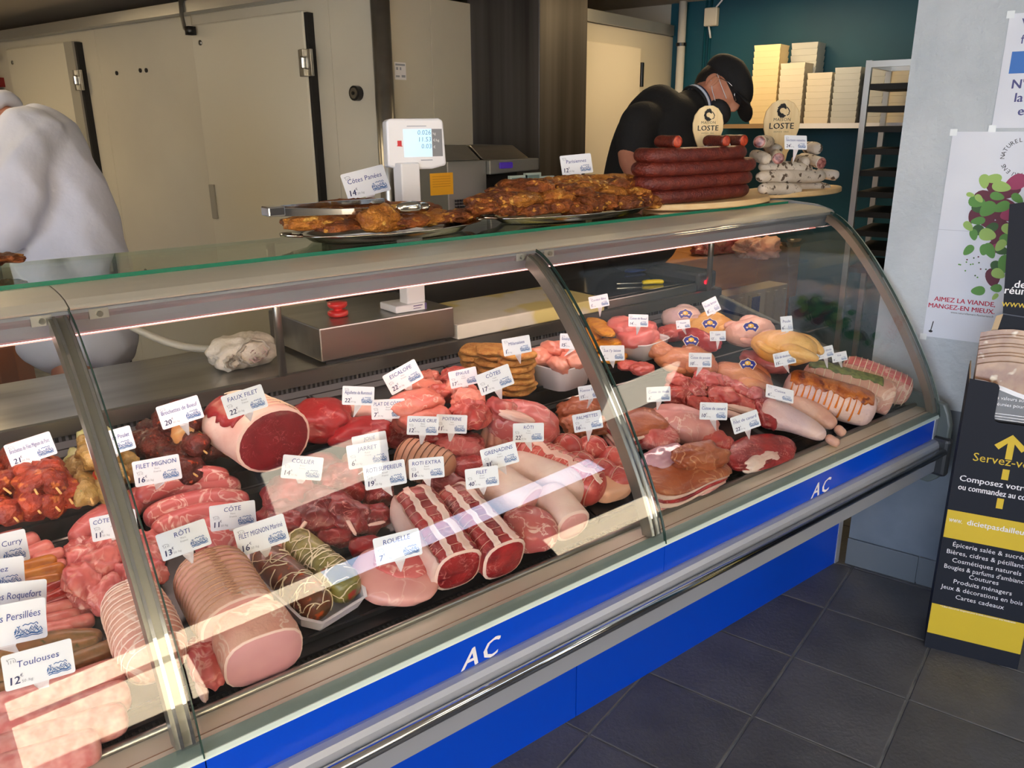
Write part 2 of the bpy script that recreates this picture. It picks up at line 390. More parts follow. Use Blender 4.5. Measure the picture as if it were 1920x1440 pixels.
g = G(); g.tube([rm(2.672, 2.837, 1.72), rm(2.70, 2.837, 1.72)], .032, 20); g.tube([rm(2.668, 2.837, 1.72), rm(2.674, 2.837, 1.72)], .023, 20, 1); g.tube([rm(2.664, 2.837, 1.72), rm(2.67, 2.837, 1.72)], .008, 12, 0)
build('release_knob', g, [BLACK, STEEL], wall_l)
sh = Sheet(rm(2.80, 2.671, 1.81), RQ, V(0, 0, 1)); g = G(); sh.rect(g, -.036, -.036, .036, .036, .001)
for x, y, a, b in ((-.03, .022, .03, .03), (-.026, .004, -.014, .016), (-.004, .004, .006, .016), (-.03, -.026, -.006, -.018), (.006, -.026, .03, -.016)): sh.rect(g, x, y, a, b, .0016, 1)
build('notice_sticker', g, [WHITE, INKG], wall_l)
for k, (s0, s1, lab) in enumerate(((5.18, 6.06, ''), (3.118, 3.985, ''))):
    g = G(); g.rbox(2.655, 2.70, s0, s1, .05, 2.078); d = build('door_%d' % (k + 1), g, mat('door_skin', (198, 193, 176), .4), kind='structure', bevel=.008)
    g = G(); g.rbox(2.662, 2.701, s0 - .02, s0, .05, 2.07); build('door_seal', g, BLACKM, d)
    if k == 0:
        g = G(); g.rbox(2.648, 2.70, s0, s0 + .10, .05, 2.074); build('edge_strip', g, mat('strip_grey', (150, 146, 134), .45), d)
    hs = s0 - .005
    for z0 in (1.80, .55):
        g = G(); g.rbox(2.644, 2.66, hs - .04, hs + .045, z0, z0 + .115); g.rbox(2.63, 2.65, hs - .004, hs + .018, z0, z0 + .032); g.rbox(2.63, 2.65, hs - .004, hs + .018, z0 + .083, z0 + .115)
        g.tube([rm(2.634, hs + .007, z0 + .034), rm(2.634, hs + .007, z0 + .08)], .011, 10, 1)
        h = build('hinge', g, [STEEL, CHROME], d, bevel=.002)
    if k: g = G(); g.rbox(2.645, 2.66, 3.93, 3.975, 1.11, 1.29); build('handle_plate', g, mat('strip_grey', (150, 146, 134)), d, bevel=.003)
g = G(); g.rbox(2.635, 2.705, 2.66, 6.9, 2.135, 2.178); g.rbox(2.64, 2.71, 2.66, 6.9, 2.178, 2.19); tr = build('trim_1', g, ALU, kind='structure')
for s in (4.0, 6.25):
    g = G(); g.tube([rm(2.63, s, 2.21), rm(2.625, s, 2.12), rm(2.62, s - .02, 2.06), rm(2.62, s - .05, 2.045)], .011, 8); g.rbox(2.60, 2.64, s - .085, s - .05, 2.025, 2.065, 1); build('track_hook', g, [STEEL, BLACK], tr, True)
g = G(); g.tube([rm(2.69, 2.665, 0), rm(2.69, 2.665, 2.26)], .042, 20); build('trim_2', g, STEEL, kind='structure', smooth=True)
# flue column of dark stainless steel
g = G(); g.rbox(3.30, 3.716, 2.27, 2.69, 0, 2.26); col = build('trim_3', g, DKSTEEL, kind='structure', bevel=.004)
# ceilings, closing walls, shop front
g = G(); g.rbox(-3.6, 5.6, 1.3, 7.6, 2.265, 2.36); g.rbox(-3.6, 5.6, 1.2, 1.3, 2.265, 2.7); g.rbox(-3.6, 6.5, -2.5, 1.3, 2.66, 2.75); build('ceiling', g, CEIL, kind='structure')
WALLW = mat('cream_wall', (176, 170, 158), .8)
g = G(); g.rbox(-3.6, -3.5, 1.6, 7.6, 0, 2.7); g.rbox(-3.6, -3.5, -2.5, -2.3, 0, 2.7); g.rbox(-3.6, 5.0, 7.5, 7.6, 0, 2.7); g.rbox(4.9, 5.0, 2.4, 7.6, 0, 2.7); g.rbox(5.5, 5.6, -2.5, -.0, 0, 2.7); g.rbox(5.0, 5.6, -.1, 0, 0, 2.7); build('wall_far', g, WALLW, kind='structure')
QC = [-3.6, -3.2, -1.25, -.55, .36, 2.45, 3.3, 5.6]; ZC = [0, 1.05, 1.38, 1.55, 2.2, 2.27, 2.6, 2.7]
def is_open(a, b, z0, z1):
    if -3.2 <= a and b <= -1.25 and z1 <= 2.2: return True
    if -.55 <= a and b <= 3.3 and z0 >= 2.27 and z1 <= 2.6: return True
    if -.55 <= a and b <= .36 and z0 >= 1.38 and z1 <= 2.2: return True
    if 2.45 <= a and b <= 3.3 and z0 >= 1.05 and z1 <= 1.55: return True
    return False
g = G()
for a, b in zip(QC, QC[1:]):
    for z0, z1 in zip(ZC, ZC[1:]):
        if not is_open(a, b, z0, z1): g.rbox(a, b, -2.5, -2.4, z0, z1)
build('wall_front', g, mat('front_wall', (120, 112, 104), .8), kind='structure')
# the street outside: sunlit house front and garden wall
g = G(); g.rbox(-14, 2.1, -9.6, -9, -.1, 7.5); build('street_house', g, mat('sunlit_render', (246, 226, 192), .9), kind='structure')
g = G(); g.rbox(4.2, 11, -9.4, -9.1, -.1, 3.1); build('street_garden_house', g, MATS['sunlit_render'], kind='structure')
g = G(); g.rbox(-30, 30, -30, -2.5, -.12, -.02); build('street_ground', g, mat('pavement', (150, 146, 140), .9), kind='structure')
# LED ceiling panels (the room's lamps)
def ceiling_light(q, s, z, power, col, label, rot=0.):
    t = thing('ceiling_light', rm(q, s, z - .02), label, 'light')
    g = G(); g.rbox(q - .31, q + .31, s - .31, s + .31, z - .02, z); build('frame', g, WHITE, t)
    m = mat('led_%d_%d' % (int(power * 10), col[2]), (255, 255, 255), emit=(col, power))
    g = G(); g.rbox(q - .285, q + .285, s - .285, s + .285, z - .024, z - .0205); build('diffuser', g, m, t)
ceiling_light(1.37, -.78, 2.658, 3.6, (255, 240, 214), 'square lit panel lamp in the front ceiling, nearer the window')
ceiling_light(3.5, -1.5, 2.658, 3.6, (255, 240, 214), 'square lit panel lamp in the front ceiling, right of the wall end')
ceiling_light(4.1, 1.62, 2.263, 8., (255, 222, 170), 'square lit panel lamp above the butcher block')
ceiling_light(.9, 3.4, 2.263, 8., (255, 228, 184), 'square lit panel lamp before the cold room doors')
ceiling_light(1.6, 5.4, 2.263, 7., (255, 224, 176), 'square lit panel lamp farthest along the cold room')

# ================================================================== the refrigerated counter
X0, X1 = -.95, 2.655; J1, J2 = .257, 1.304; FY = 1.088
ctr = thing('refrigerated_counter', (0.85, 1.7, 0), 'long curved-glass refrigerated butcher counter with blue front and chrome bumper rail', 'counter')
def part(name, g, m, smooth=False, label=None, bevel=0., kind=None, orient=False, parent=None): return build(name, g, m, parent or ctr, smooth, label, None, None, kind, bevel, orient)
for a, b in ((X0, -.04), (-.036, 1.304), (1.308, 2.625)):
    g = G(); g.box((a, 1.375, 0), (b, 1.395, .50)); part('plinth_panel', g, BLUE)
g = G(); g.box((2.625, 1.372, 0), (2.65, 1.40, .50)); part('plinth_end_trim', g, ALU2)
g = G(); g.xprism([(1.395, .02), (2.34, .02), (2.34, .9), (2.0, .9), (1.66, .78), (1.12, .63), (1.10, .48), (1.395, .48)], X0, 2.63); part('carcass', g, mat('grey_carcass', (120, 122, 124), .5))
for a, b in ((X0, J1 - .001), (J1 + .001, J2 - .001), (J2 + .001, 2.605)):
    g = G(); g.xprism([(FY, .661), (FY + .012, .661), (FY + .012, .55), (FY, .55)], a, b); part('fascia_panel', g, BLUE)
g = G(); g.box((2.606, FY - .002, .56), (2.64, FY + .03, .66)); part('fascia_end_cap', g, ALU2, bevel=.004)
# AC lettering on the fascia
for px, py, sz in ((901, 1205, .058), (1541, 898, .058)):
    p = at_y(px, py, FY); sh = Sheet(V(p[0], FY - .0008, .606), V(1, 0, 0), V(0, 0, 1)); g = G()
    sh.text(g, 'AC', 0, -.013, sz, shear=.28, h=.0004, spacing=1.25, bold=.004); part('lettering', g, WHITE, label='white italic letters AC')
# bumper and rail
BUMP = [(1.12, .588), (1.082, .591), (1.070, .588), (1.064, .578), (1.062, .562), (1.066, .53), (1.068, .482), (1.08, .4725), (1.3, .470), (1.3, .49), (1.12, .50)]
g = G(); g.xprism(BUMP, X0, 2.625); part('bumper', g, ALU2)
g = G(); g.tube([(X0, 1.050, .556), (2.615, 1.050, .556)], .0125, 16); part('rail', g, CHROME, True, label='round chrome rail')
g = G(); g.box((2.61, 1.035, .468), (2.648, 1.12, .60)); part('bumper_end_cap', g, mat('dark_grey_plastic', (52, 54, 56), .4), bevel=.012)
END = [(1.06, .68), (1.048, .64), (1.048, .5), (1.06, .455), (1.09, .43), (2.34, .40), (2.36, .93), (2.0, .93), (1.66, .85), (1.14, .72), (1.075, .71)]
g = G(); g.xprism(END, 2.628, 2.655); part('end_panel', g, mat('grey_green_plastic', (96, 104, 100), .4), bevel=.006)
# glass foot, ledge, lip
g = G(); g.xprism([(1.0865, .6715), (1.107, .682), (1.11, .66), (1.087, .66)], X0, 2.625); part('glass_foot_rail', g, mat('foot_grey_green', (128, 144, 138), .25, .3))
g = G(); g.xprism([(1.0835, .6615), (1.0855, .6722), (1.0875, .6722), (1.0875, .6615)], X0, 2.625); part('glass_lower_edge', g, mat('pale_green_edge', (206, 220, 212), .2))
g = G(); g.xprism([(1.107, .66), (1.107, .680), (1.165, .681), (1.165, .66)], X0, 2.63); part('ledge', g, mat('cream_ledge', (212, 200, 182), .4))
g = G(); g.xprism([(1.1185, .6795), (1.12, .6815), (1.1215, .6795)], X0, 2.63); part('ledge_groove', g, mat('brown_groove', (120, 84, 62), .5))
g = G(); g.tube([(X0, 1.168, .684), (2.63, 1.168, .684)], .0072, 12); part('lip', g, STEEL, True)
g = G(); g.box((X0, 1.175, .64), (2.63, 1.215, .674)); part('front_grille', g, BLACK)
g = G()
for k in range(350): x = X0 + .01 + k * .0102; g.box((x, 1.178, .6735), (x + .0045, 1.212, .6765))
part('grille_bars', g, mat('grille_grey', (52, 50, 48), .5), kind='stuff')
# decks
def zl(y): return LZ + LS * (y - LY)
def zu(y): return UZ + US * (y - UY)
g = G(); g.xprism([(1.20, zl(1.2) - .03), (1.20, zl(1.2) - .001), (1.655, zl(1.655) - .001), (1.655, zl(1.655) - .03)], X0, 2.628); part('lower_deck', g, BLACK)
g = G(); g.xprism([(1.645, zl(1.645)), (1.6575, zl(1.655) + .006), (1.6575, zl(1.655))], X0, 2.628); part('step_trim', g, STEEL)
g = G(); g.box((X0, 1.658, .78), (2.628, 1.668, UZ - .001)); part('step_riser', g, BLACK)
g = G(); g.xprism([(1.66, UZ - .02), (1.66, UZ - .001), (2.0, zu(2.0) - .001), (2.0, zu(2) - .02)], X0, 2.628); part('upper_deck', g, BLACK)
g = G(); g.box((X0, 1.998, .86), (2.628, 2.01, .925)); part('back_grille', g, mat('grille_back', (22, 22, 24), .5))
g = G()
for k in range(255):
    x = X0 + .01 + k * .014
    for z0 in (.878, .901): g.box((x, 1.994, z0), (x + .006, 1.999, z0 + .018))
part('back_grille_bars', g, mat('grille_bar', (88, 88, 90), .4), kind='stuff')
g = G(); g.xprism([(1.985, .916), (1.985, .953), (1.99, .957), (2.38, .957), (2.38, .92)], X0, 2.64); part('worktop', g, STEEL, label='brushed steel worktop behind the display')
# top profile in three modules
for a, b in ((X0, J1 - .0012), (J1 + .0012, 2.64)):
    g = G(); g.xprism([(1.722, 1.296), (1.712, 1.3035), (1.69, 1.304), (1.65, 1.3035), (1.61, 1.301), (1.575, 1.297), (1.553, 1.290), (1.545, 1.2865), (1.547, 1.283), (1.60, 1.285)], a, b); part('top_profile', g, WHITEALU, label='pale aluminium top profile')
    g = G(); g.xprism([(1.60, 1.285), (1.552, 1.2815), (1.549, 1.276), (1.553, 1.27), (1.562, 1.262), (1.566, 1.25), (1.571, 1.238), (1.582, 1.232), (1.60, 1.232), (1.72, 1.25), (1.735, 1.30), (1.70, 1.302)], a, b); part('lamp_housing', g, ALU2)
LAMPM = mat('case_lamp_glow', (255, 255, 255), emit=((255, 214, 204), 8.))
g = G(); g.box((X0 + .02, 1.605, 1.224), (2.60, 1.655, 1.230)); part('case_lamp', g, LAMPM, label='pinkish strip lamp under the top profile')
g = G(); g.box((X0 + .02, 1.578, 1.2300), (2.60, 1.582, 1.2315)); part('lamp_edge', g, mat('lamp_edge_glow', (255, 190, 180), emit=((255, 150, 140), .8)))
for jx in (J1, J2):
    for dx in (-.06, .03): g = G(); g.box((jx + dx, 1.549, 1.262), (jx + dx + .032, 1.556, 1.280)); part('hinge_plate', g, ALU)
    for dx in (-.044, .046):
        g = G(); g.tube([(jx + dx, 1.542, 1.271), (jx + dx, 1.552, 1.271)], .0055, 10); part('screw', g, STEEL)
g = G(); g.prism([(2.64, 1.545, 1.283), (2.64, 1.553, 1.291), (2.64, 1.61, 1.306), (2.64, 1.72, 1.313), (2.64, 2.01, 1.313), (2.64, 2.01, 1.29), (2.64, 1.72, 1.25), (2.64, 1.58, 1.23), (2.64, 1.555, 1.26)], (.012, 0, 0)); part('top_end_cap', g, ALU2)
# arched frames and glass
ARC = np.array([(1.543, 1.283), (1.484, 1.243), (1.40, 1.172), (1.319, 1.08), (1.237, .972), (1.165, .842), (1.112, .745), (1.0885, .668)])
tk = np.linspace(0, 1, 8); cy = np.polyfit(tk, ARC[:, 0], 3); cz = np.polyfit(tk, ARC[:, 1], 3)
def arc(t): return V(np.polyval(cy, t), np.polyval(cz, t))
def arcn(t): d = arc(t + .01) - arc(t - .01); return unit(V(-d[1], d[0])) * -1
if arcn(.5)[0] > 0: _an = arcn; arcn = lambda t: -_an(t)
NA = 28
def arc_strip(g, xa, xb, o0, o1, t0=0., t1=1., mi=0):
    vs = []
    for i in range(NA + 1):
        t = t0 + (t1 - t0) * i / NA; p, n = arc(t), arcn(t)
        vs += [(xa, *(p + n * o0)), (xb, *(p + n * o0)), (xb, *(p + n * o1)), (xa, *(p + n * o1))]
    fs = [(4 * i + a, 4 * i + (a + 1) % 4, 4 * i + 4 + (a + 1) % 4, 4 * i + 4 + a) for i in range(NA) for a in range(4)] + [(3, 2, 1, 0), tuple(4 * NA + k for k in range(4))]
    g.add(vs, fs, mi)
for a, b in ((X0, J1 - .002), (J1 + .002, J2 - .002), (J2 + .002, 2.625)):
    g = G()
    for o_, fl in ((.006, 0), (0., 1)):
        vs = [(x, *(arc(i / 60) + arcn(i / 60) * o_)) for i in range(61) for x in (a, b)]
        g.add(vs, [(2 * i, 2 * i + 1, 2 * i + 3, 2 * i + 2) if fl else (2 * i + 2, 2 * i + 3, 2 * i + 1, 2 * i) for i in range(60)])
    part('curved_pane', g, GLASS, True)
    g = G(); arc_strip(g, b - .0012, b + .0006, -.0005, .0068); part('pane_edge', g, mat('glass_edge_green', (40, 62, 54), .2))
for jx in (J1, J2):
    g = G(); arc_strip(g, jx - .036, jx - .006, -.034, -.004, .02, .95); part('arched_frame', g, FRAME, label='brushed steel arched frame')
    for q in (-.013, -.030): g = G(); arc_strip(g, jx + q, jx + q + .005, -.004, -.0005, .02, .95); part('frame_gasket', g, CHROME)
    g = G(); g.box((jx - .03, 1.098, .683), (jx, 1.124, .712)); part('pane_foot', g, CLEAR, bevel=.002)
g = G(); arc_strip(g, 2.60, 2.622, -.026, -.003, .01, .97); part('arched_frame', g, mat('bronze_frame', (150, 140, 126), .35, .6))
g = G(); poly = [(2.634, *arc(i / NA)) for i in range(NA + 1)] + [(2.634, 1.14, .70), (2.634, 1.66, .86), (2.634, 1.72, 1.25)]
g.prism(poly, (.006, 0, 0)); part('end_pane', g, GLASS, orient=True)
g = G(); arc_strip(g, 2.632, 2.642, -.0015, .002); part('end_pane_edge', g, mat('pale_edge', (150, 164, 158), .3))
# glass shelf on top
g = G(); g.box((X0, 1.71, 1.304), (2.62, 2.0, 1.3115)); part('top_shelf', g, TOPGLASS, label='flat glass shelf on top of the counter')
g = G(); g.box((X0, 1.7085, 1.3035), (2.62, 1.71, 1.3117)); part('shelf_edge', g, mat('green_glass_edge', (22, 116, 88), .15))
g = G(); g.box((X0, 2.0, 1.3035), (2.62, 2.0015, 1.3117)); part('shelf_edge', g, mat('pale_glass_edge', (196, 204, 188), .15))
for x in (-.5, .8, 2.55):
    g = G(); g.tube([(x, 1.98, .957), (x, 1.98, 1.3035)], .011, 12); part('shelf_post', g, STEEL, True)
# ================================================================== meat
FATC = (238, 212, 196)
BEEF = mat('beef', (124, 20, 28), .34, coat=.12, var=((176, 44, 46), 22, 5), fat=((214, 140, 130), 26, .022), bump=(60, .25), rnd=.12, sss=.0)
BEEFD = mat('beef_dark', (98, 15, 23), .32, coat=.14, var=((150, 36, 42), 20, 5), fat=((200, 130, 122), 22, .014), bump=(50, .25), rnd=.14)
BEEFR = mat('beef_bright', (150, 28, 34), .44, coat=.14, var=((156, 22, 30), 12, 5), bump=(40, .25), rnd=.1, fat=((216, 120, 110), 9, .008))
BEEFCUT = mat('beef_cut', (138, 22, 36), .4, coat=.15, var=((120, 16, 30), 30, 3), fat=((196, 96, 98), 30, .012), bump=(90, .12))
PORK = mat('pork', (200, 104, 100), .36, coat=.2, var=((196, 92, 92), 18, 3), fat=((236, 196, 182), 15, .03), bump=(45, .2), rnd=.1)
PORKCHOP = mat('pork_chop', (184, 74, 74), .36, coat=.22, var=((216, 122, 114), 22, 3), fat=((240, 196, 182), 20, .05), bump=(45, .25), rnd=.12)
PORKP = mat('pork_pale', (222, 160, 152), .4, coat=.15, var=((212, 142, 138), 14, 3), fat=((238, 206, 194), 9, .02), bump=(40, .15), rnd=.05)
PORKSKIN = mat('pork_skin', (216, 172, 150), .48, coat=.08, var=((206, 142, 126), 10, 6), bump=(60, .4), rnd=.05, fat=((232, 204, 186), 9, .03))
VEAL = mat('veal', (202, 92, 80), .4, coat=.12, var=((228, 142, 122), 11, 5), bump=(45, .35), rnd=.08, fat=((238, 190, 172), 10, .014))
VEALR = mat('veal_red', (172, 56, 54), .36, coat=.2, var=((206, 96, 86), 18, 3), bump=(50, .25), rnd=.1, fat=((230, 168, 150), 18, .02))
FAT = mat('fat', (236, 206, 190), .4, coat=.12, var=((222, 176, 160), 16, 4), bump=(40, .2), rnd=.05)
FATW = mat('white_fat', (230, 206, 192), .45, coat=.08, var=((216, 174, 162), 12, 6), bump=(45, .4))
RIM = mat('fat_rim', (236, 202, 188), .4)
TAN = mat('tan_rind', (196, 148, 118), .45, var=((178, 122, 94), 14, 4), bump=(40, .2))
SKIN = mat('pale_bird_skin', (230, 186, 164), .42, coat=.15, var=((214, 160, 142), 12, 3), bump=(80, .3), rnd=.06)
SKINW = mat('white_bird_skin', (232, 200, 186), .42, coat=.15, var=((206, 176, 178), 10, 3), bump=(80, .3), rnd=.05)
SKINY = mat('yellow_bird_skin', (228, 168, 78), .42, coat=.15, var=((236, 190, 116), 10, 3), bump=(80, .35), rnd=.06)
SKINO = mat('orange_bird_skin', (206, 140, 92), .42, coat=.15, var=((186, 108, 76), 12, 3), bump=(80, .35), rnd=.08, fat=((222, 168, 130), 8, .02))
CHICK = mat('chicken_breast', (232, 164, 142), .34, coat=.25, var=((222, 140, 122), 12, 3), bump=(30, .15), rnd=.06)
TURKEY = mat('turkey_meat', (212, 120, 112), .36, coat=.2, var=((200, 96, 92), 14, 3), bump=(30, .2), rnd=.06)
SMOKE = mat('smoked_meat', (150, 74, 44), .4, coat=.2, var=((182, 104, 66), 16, 4), bump=(50, .4), rnd=.12, fat=((206, 150, 110), 10, .02))
BACON = mat('bacon', (226, 180, 166), .4, var=((170, 84, 78), 26, 3), stretch=(.3, 1, 1.6), bump=(50, .15))
MARO = mat('orange_marinade', (176, 62, 24), .42, coat=.15, var=((128, 30, 16), 34, 5), bump=(110, .9), rnd=.2, spots=((206, 112, 50), 50, .6))
MARR = mat('red_marinade', (112, 30, 14), .42, coat=.15, var=((74, 14, 10), 34, 5), bump=(110, .9), rnd=.2, spots=((190, 70, 24), 60, .64))
MARY = mat('herb_marinade', (192, 160, 96), .42, coat=.15, var=((156, 128, 62), 26, 5), bump=(80, .7), rnd=.14, spots=((92, 110, 30), 80, .66))
LEEK = mat('green_leek', (188, 196, 96), .4, var=((228, 226, 180), 20, 2))
ONION = mat('orange_onion', (226, 140, 60), .35, var=((240, 190, 130), 20, 2))
PEPPER = mat('red_pepper', (198, 58, 24), .3)
WOODSTICK = mat('skewer_wood', (224, 184, 112), .6)
BREAD = mat('breadcrumb', (206, 154, 80), .8, var=((180, 118, 52), 60, 5), bump=(160, .7), rnd=.1)
BREADY = mat('yellow_breading', (230, 162, 38), .7, var=((206, 128, 24), 50, 5), bump=(150, .6), rnd=.08, spots=((140, 84, 20), 30, .7))
FRIED = mat('fried_crust', (156, 82, 22), .6, coat=.08, var=((92, 40, 10), 30, 6), bump=(130, 1.), rnd=.22, spots=((206, 142, 52), 44, .6))
FRIEDY = mat('fried_golden', (196, 126, 40), .6, coat=.08, var=((138, 72, 16), 26, 6), bump=(130, 1.), rnd=.15, spots=((222, 168, 78), 40, .6))
SAUSP = mat('pink_sausage', (214, 112, 104), .34, coat=.25, var=((226, 144, 132), 60, 2), bump=(60, .12), rnd=.06)
SAUSB = mat('fat_pink_sausage', (206, 116, 114), .36, coat=.2, var=((232, 168, 160), 50, 2), bump=(40, .15), rnd=.05)
SAUSY = mat('curry_sausage', (206, 134, 40), .36, coat=.25, var=((176, 100, 30), 50, 3), bump=(60, .15), rnd=.05)
SAUSR = mat('merguez_red', (168, 34, 18), .32, coat=.35, var=((140, 20, 12), 40, 3), bump=(60, .15), rnd=.08)
SAUSH = mat('herb_sausage', (168, 116, 70), .36, coat=.25, var=((122, 92, 46), 50, 3), bump=(60, .15), rnd=.06, spots=((84, 88, 36), 70, .66))
STR = mat('butcher_string', (232, 214, 186), .7)
STRR = mat('pink_string', (216, 168, 150), .7)
HERB = mat('green_herbs', (70, 84, 34), .7, var=((120, 130, 60), 60, 3), spots=((150, 40, 30), 40, .68))
SPICE = mat('orange_spice', (150, 62, 16), .5, coat=.2, var=((204, 116, 34), 34, 4), bump=(80, .5), spots=((110, 34, 10), 30, .6))
NETM = mat('caul_fat', (236, 220, 190), .4, coat=.2)
BONE = mat('bone', (232, 206, 186), .5)
SD = [100]
def seed(): SD[0] += 1; return SD[0]
def basis(A, B, n): d = unit(B - A); d = unit(d - n * (d @ n)); return np.stack([d, np.cross(n, d), n])
def lump(P, a, b, wd, ht, m, name, label=None, cat='meat', group=None, amp=.12, k=2., ex=2.5, lift=0., sub=4, roll=0., parent=None, bow=0., pitch=0.):
    n = LN if P is L else UN if P is U else V(0, 0, 1)
    A = P(*a, ht * .5 + lift); B = P(*b, ht * .5 + lift); R = basis(A, B, n)
    if roll or pitch: R = np.array(Matrix.Rotation(roll, 3, 'X') @ Matrix.Rotation(pitch, 3, 'Y')).T @ R
    ln = np.linalg.norm(B - A)
    v, f = ICO[sub]; v = meat_form(v, (ln / 2, wd / 2, ht / 2), amp * 1.35, k * .9, seed(), ex, 0. if parent else .85)
    if bow: v[:, 2] -= bow * ((v[:, 0] / (ln / 2)) ** 2 - .4) * ht
    v = v @ R + (A + B) / 2
    return build(name, G().add(v, f), m, parent, True, label, cat if parent is None else None, group)
def link(P, pts, r, m, name, label, group=None, h=None, amp=.04, pa=7., cat='sausage', **kw):
    h = r if h is None else h
    l = Loft([P(u, v, h) for u, v in pts], r, r, pa, pa, amp=amp, k=1.5, seed=seed(), nt=20, na=12, ex=2., **kw)
    return build(name, l.g(), m, None, True, label, cat, group)
def strip(l, a0, a1, t0, t1, off=.003, nt=16, na=5, wav=.15):
    """a patch laid over the loft's surface between two angles, with thickness"""
    g = G(); P = []
    for o in (off, 0.):
        for i in range(nt):
            t = t0 + (t1 - t0) * i / (nt - 1); w_ = wav * (.6 * sin(i * .83 + a0 * 3) + .5 * sin(i * 1.9 + a0) + .25 * sin(i * 3.3))
            r = l.ring(t, na=120, off=o)
            P.append([r[int(round((a0 + w_ + (a1 - a0) * j / (na - 1)) / (2 * pi) * 120)) % 120] for j in range(na)])
    P = np.array(P).reshape(-1, 3); f = [(i * na + j, i * na + j + 1, (i + 1) * na + j + 1, (i + 1) * na + j) for i in range(nt - 1) for j in range(na - 1)]
    N_ = nt * na
    for j in (0, na - 1): f += [(i * na + j, (i + 1) * na + j, N_ + (i + 1) * na + j, N_ + i * na + j) for i in range(nt - 1)]
    for i in (0, nt - 1): f += [(i * na + j, i * na + j + 1, N_ + i * na + j + 1, N_ + i * na + j) for j in range(na - 1)]
    return g.add(P, f)
def roast(P, a, b, r, rb, m, name, label, cut=(False, True), cutm=None, rim=RIM, strings=0, strm=STR, amp=.05, ex=2.4, cat='roast', bend=None, inner=.88, long_string=True, pe=6., h=None, sr=.0011):
    hh = rb if h is None else h
    path = [P(*a, hh)] + ([P(*bend, hh)] if bend else []) + [P(*b, hh)]
    l = Loft(path, r, rb, 0 if cut[0] else pe, 0 if cut[1] else pe, amp=amp, k=1.7, seed=seed(), ex=ex, nt=22, na=24, up=LN if P is L else UN)
    o = build(name, l.g(), m, None, True, label, cat)
    for e in (0, 1):
        if cut[e]: build('cut_face', l.cap(e, inner), [cutm or m, rim], o, True)
    for i in range(strings):
        t = .05 + .9 * (i + .5) / strings + RND.uniform(-.008, .008); build('string', l.string(t, r=sr, off=sr), strm, o)
    if strings and long_string:
        p = []
        for i in range(40):
            t = .05 + .9 * i / 39; q = l.ring(t, na=60, off=.0016); p.append(q[14 + (i % 2) * 2])
        build('knotted_string', G().tube(p, .0017, 5), strm, o)
    return o, l
def skewer(P, a, b, m, label, group, n=4, r=.021, h=.025, extra=None):
    A, B = P(*a, h), P(*b, h); d = unit(B - A); R = basis(A, B, UN)
    t = thing('meat_skewer', A, label, 'skewer', group)
    build('stick', G().tube([A - d * .01, B], .0022, 6), WOODSTICK, t)
    ln = np.linalg.norm(B - A) - .028
    for i in range(n):
        c = A + d * (ln * (i + .5) / n); mm = m; rr = r
        if extra and i == extra[0]: mm = extra[1]; rr = r * .85
        v, f = ICO[3]; v = meat_form(v, (max(ln / n * .66, rr * .8), rr * RND.uniform(1., 1.4), rr * RND.uniform(.85, 1.15)), .3, 1.7, seed(), 3.2) @ euler(RND.uniform(-.5, .5), 0, RND.uniform(-.3, .3)) @ R + c
        build('meat_chunk' if mm is m else 'vegetable_chunk', G().add(v, f), mm, t, True)
    return t
def tray(P, xa, xb, y0, y1, label):
    n = LN if P is L else UN; f_ = zl if P is L else zu; s_ = LS if P is L else US
    g = G(); w_ = .012; hgt = .013
    def p(x, y, h): return V(x, y, f_(y)) + n * h
    o = [(xa, y0), (xb, y0), (xb, y1), (xa, y1)]; i_ = [(xa + w_, y0 + w_), (xb - w_, y0 + w_), (xb - w_, y1 - w_), (xa + w_, y1 - w_)]
    vs = [p(*q, .0005) for q in o] + [p(*q, hgt) for q in o] + [p(x + (.004 if k in (0, 3) else -.004), y + (.004 if k < 2 else -.004), hgt) for k, (x, y) in enumerate(o)] + [p(*q, .005) for q in i_]
    fs = [(0, 3, 2, 1)] + [(k + j, k + (j + 1) % 4, k + 4 + (j + 1) % 4, k + 4 + j) for k in (0, 4, 8) for j in range(4)] + [(12, 13, 14, 15)]
    return build('display_tray', g.add(vs, fs), BLACK, None, False, label, 'tray', 'black display trays')
for xa, xb, l in ((-.12, .19, 'pork and chicken skewers'), (.195, .44, 'beef skewers'), (.445, .86, 'boneless beef joints'), (.865, 1.30, 'veal cutlets'), (1.305, 1.62, 'breaded rounds and chicken dish'), (1.625, 1.92, 'turkey dish and breaded pieces'), (1.925, 2.58, 'whole birds')):
    tray(U, xa, xb, 1.665, 1.975, 'black tray on the back step under the ' + l)
for xa, xb, l in ((-.2, .14, 'sausages'), (.145, .47, 'pork roasts and white punnet'), (.475, .80, 'beef roasts and ham slice'), (.805, 1.22, 'veal roasts'), (1.225, 1.60, 'smoked bacon'), (1.605, 1.95, 'duck pieces'), (1.955, 2.57, 'rolled roasts at the end pane')):
    tray(L, xa, xb, 1.222, 1.645, 'black tray on the front deck under the ' + l)

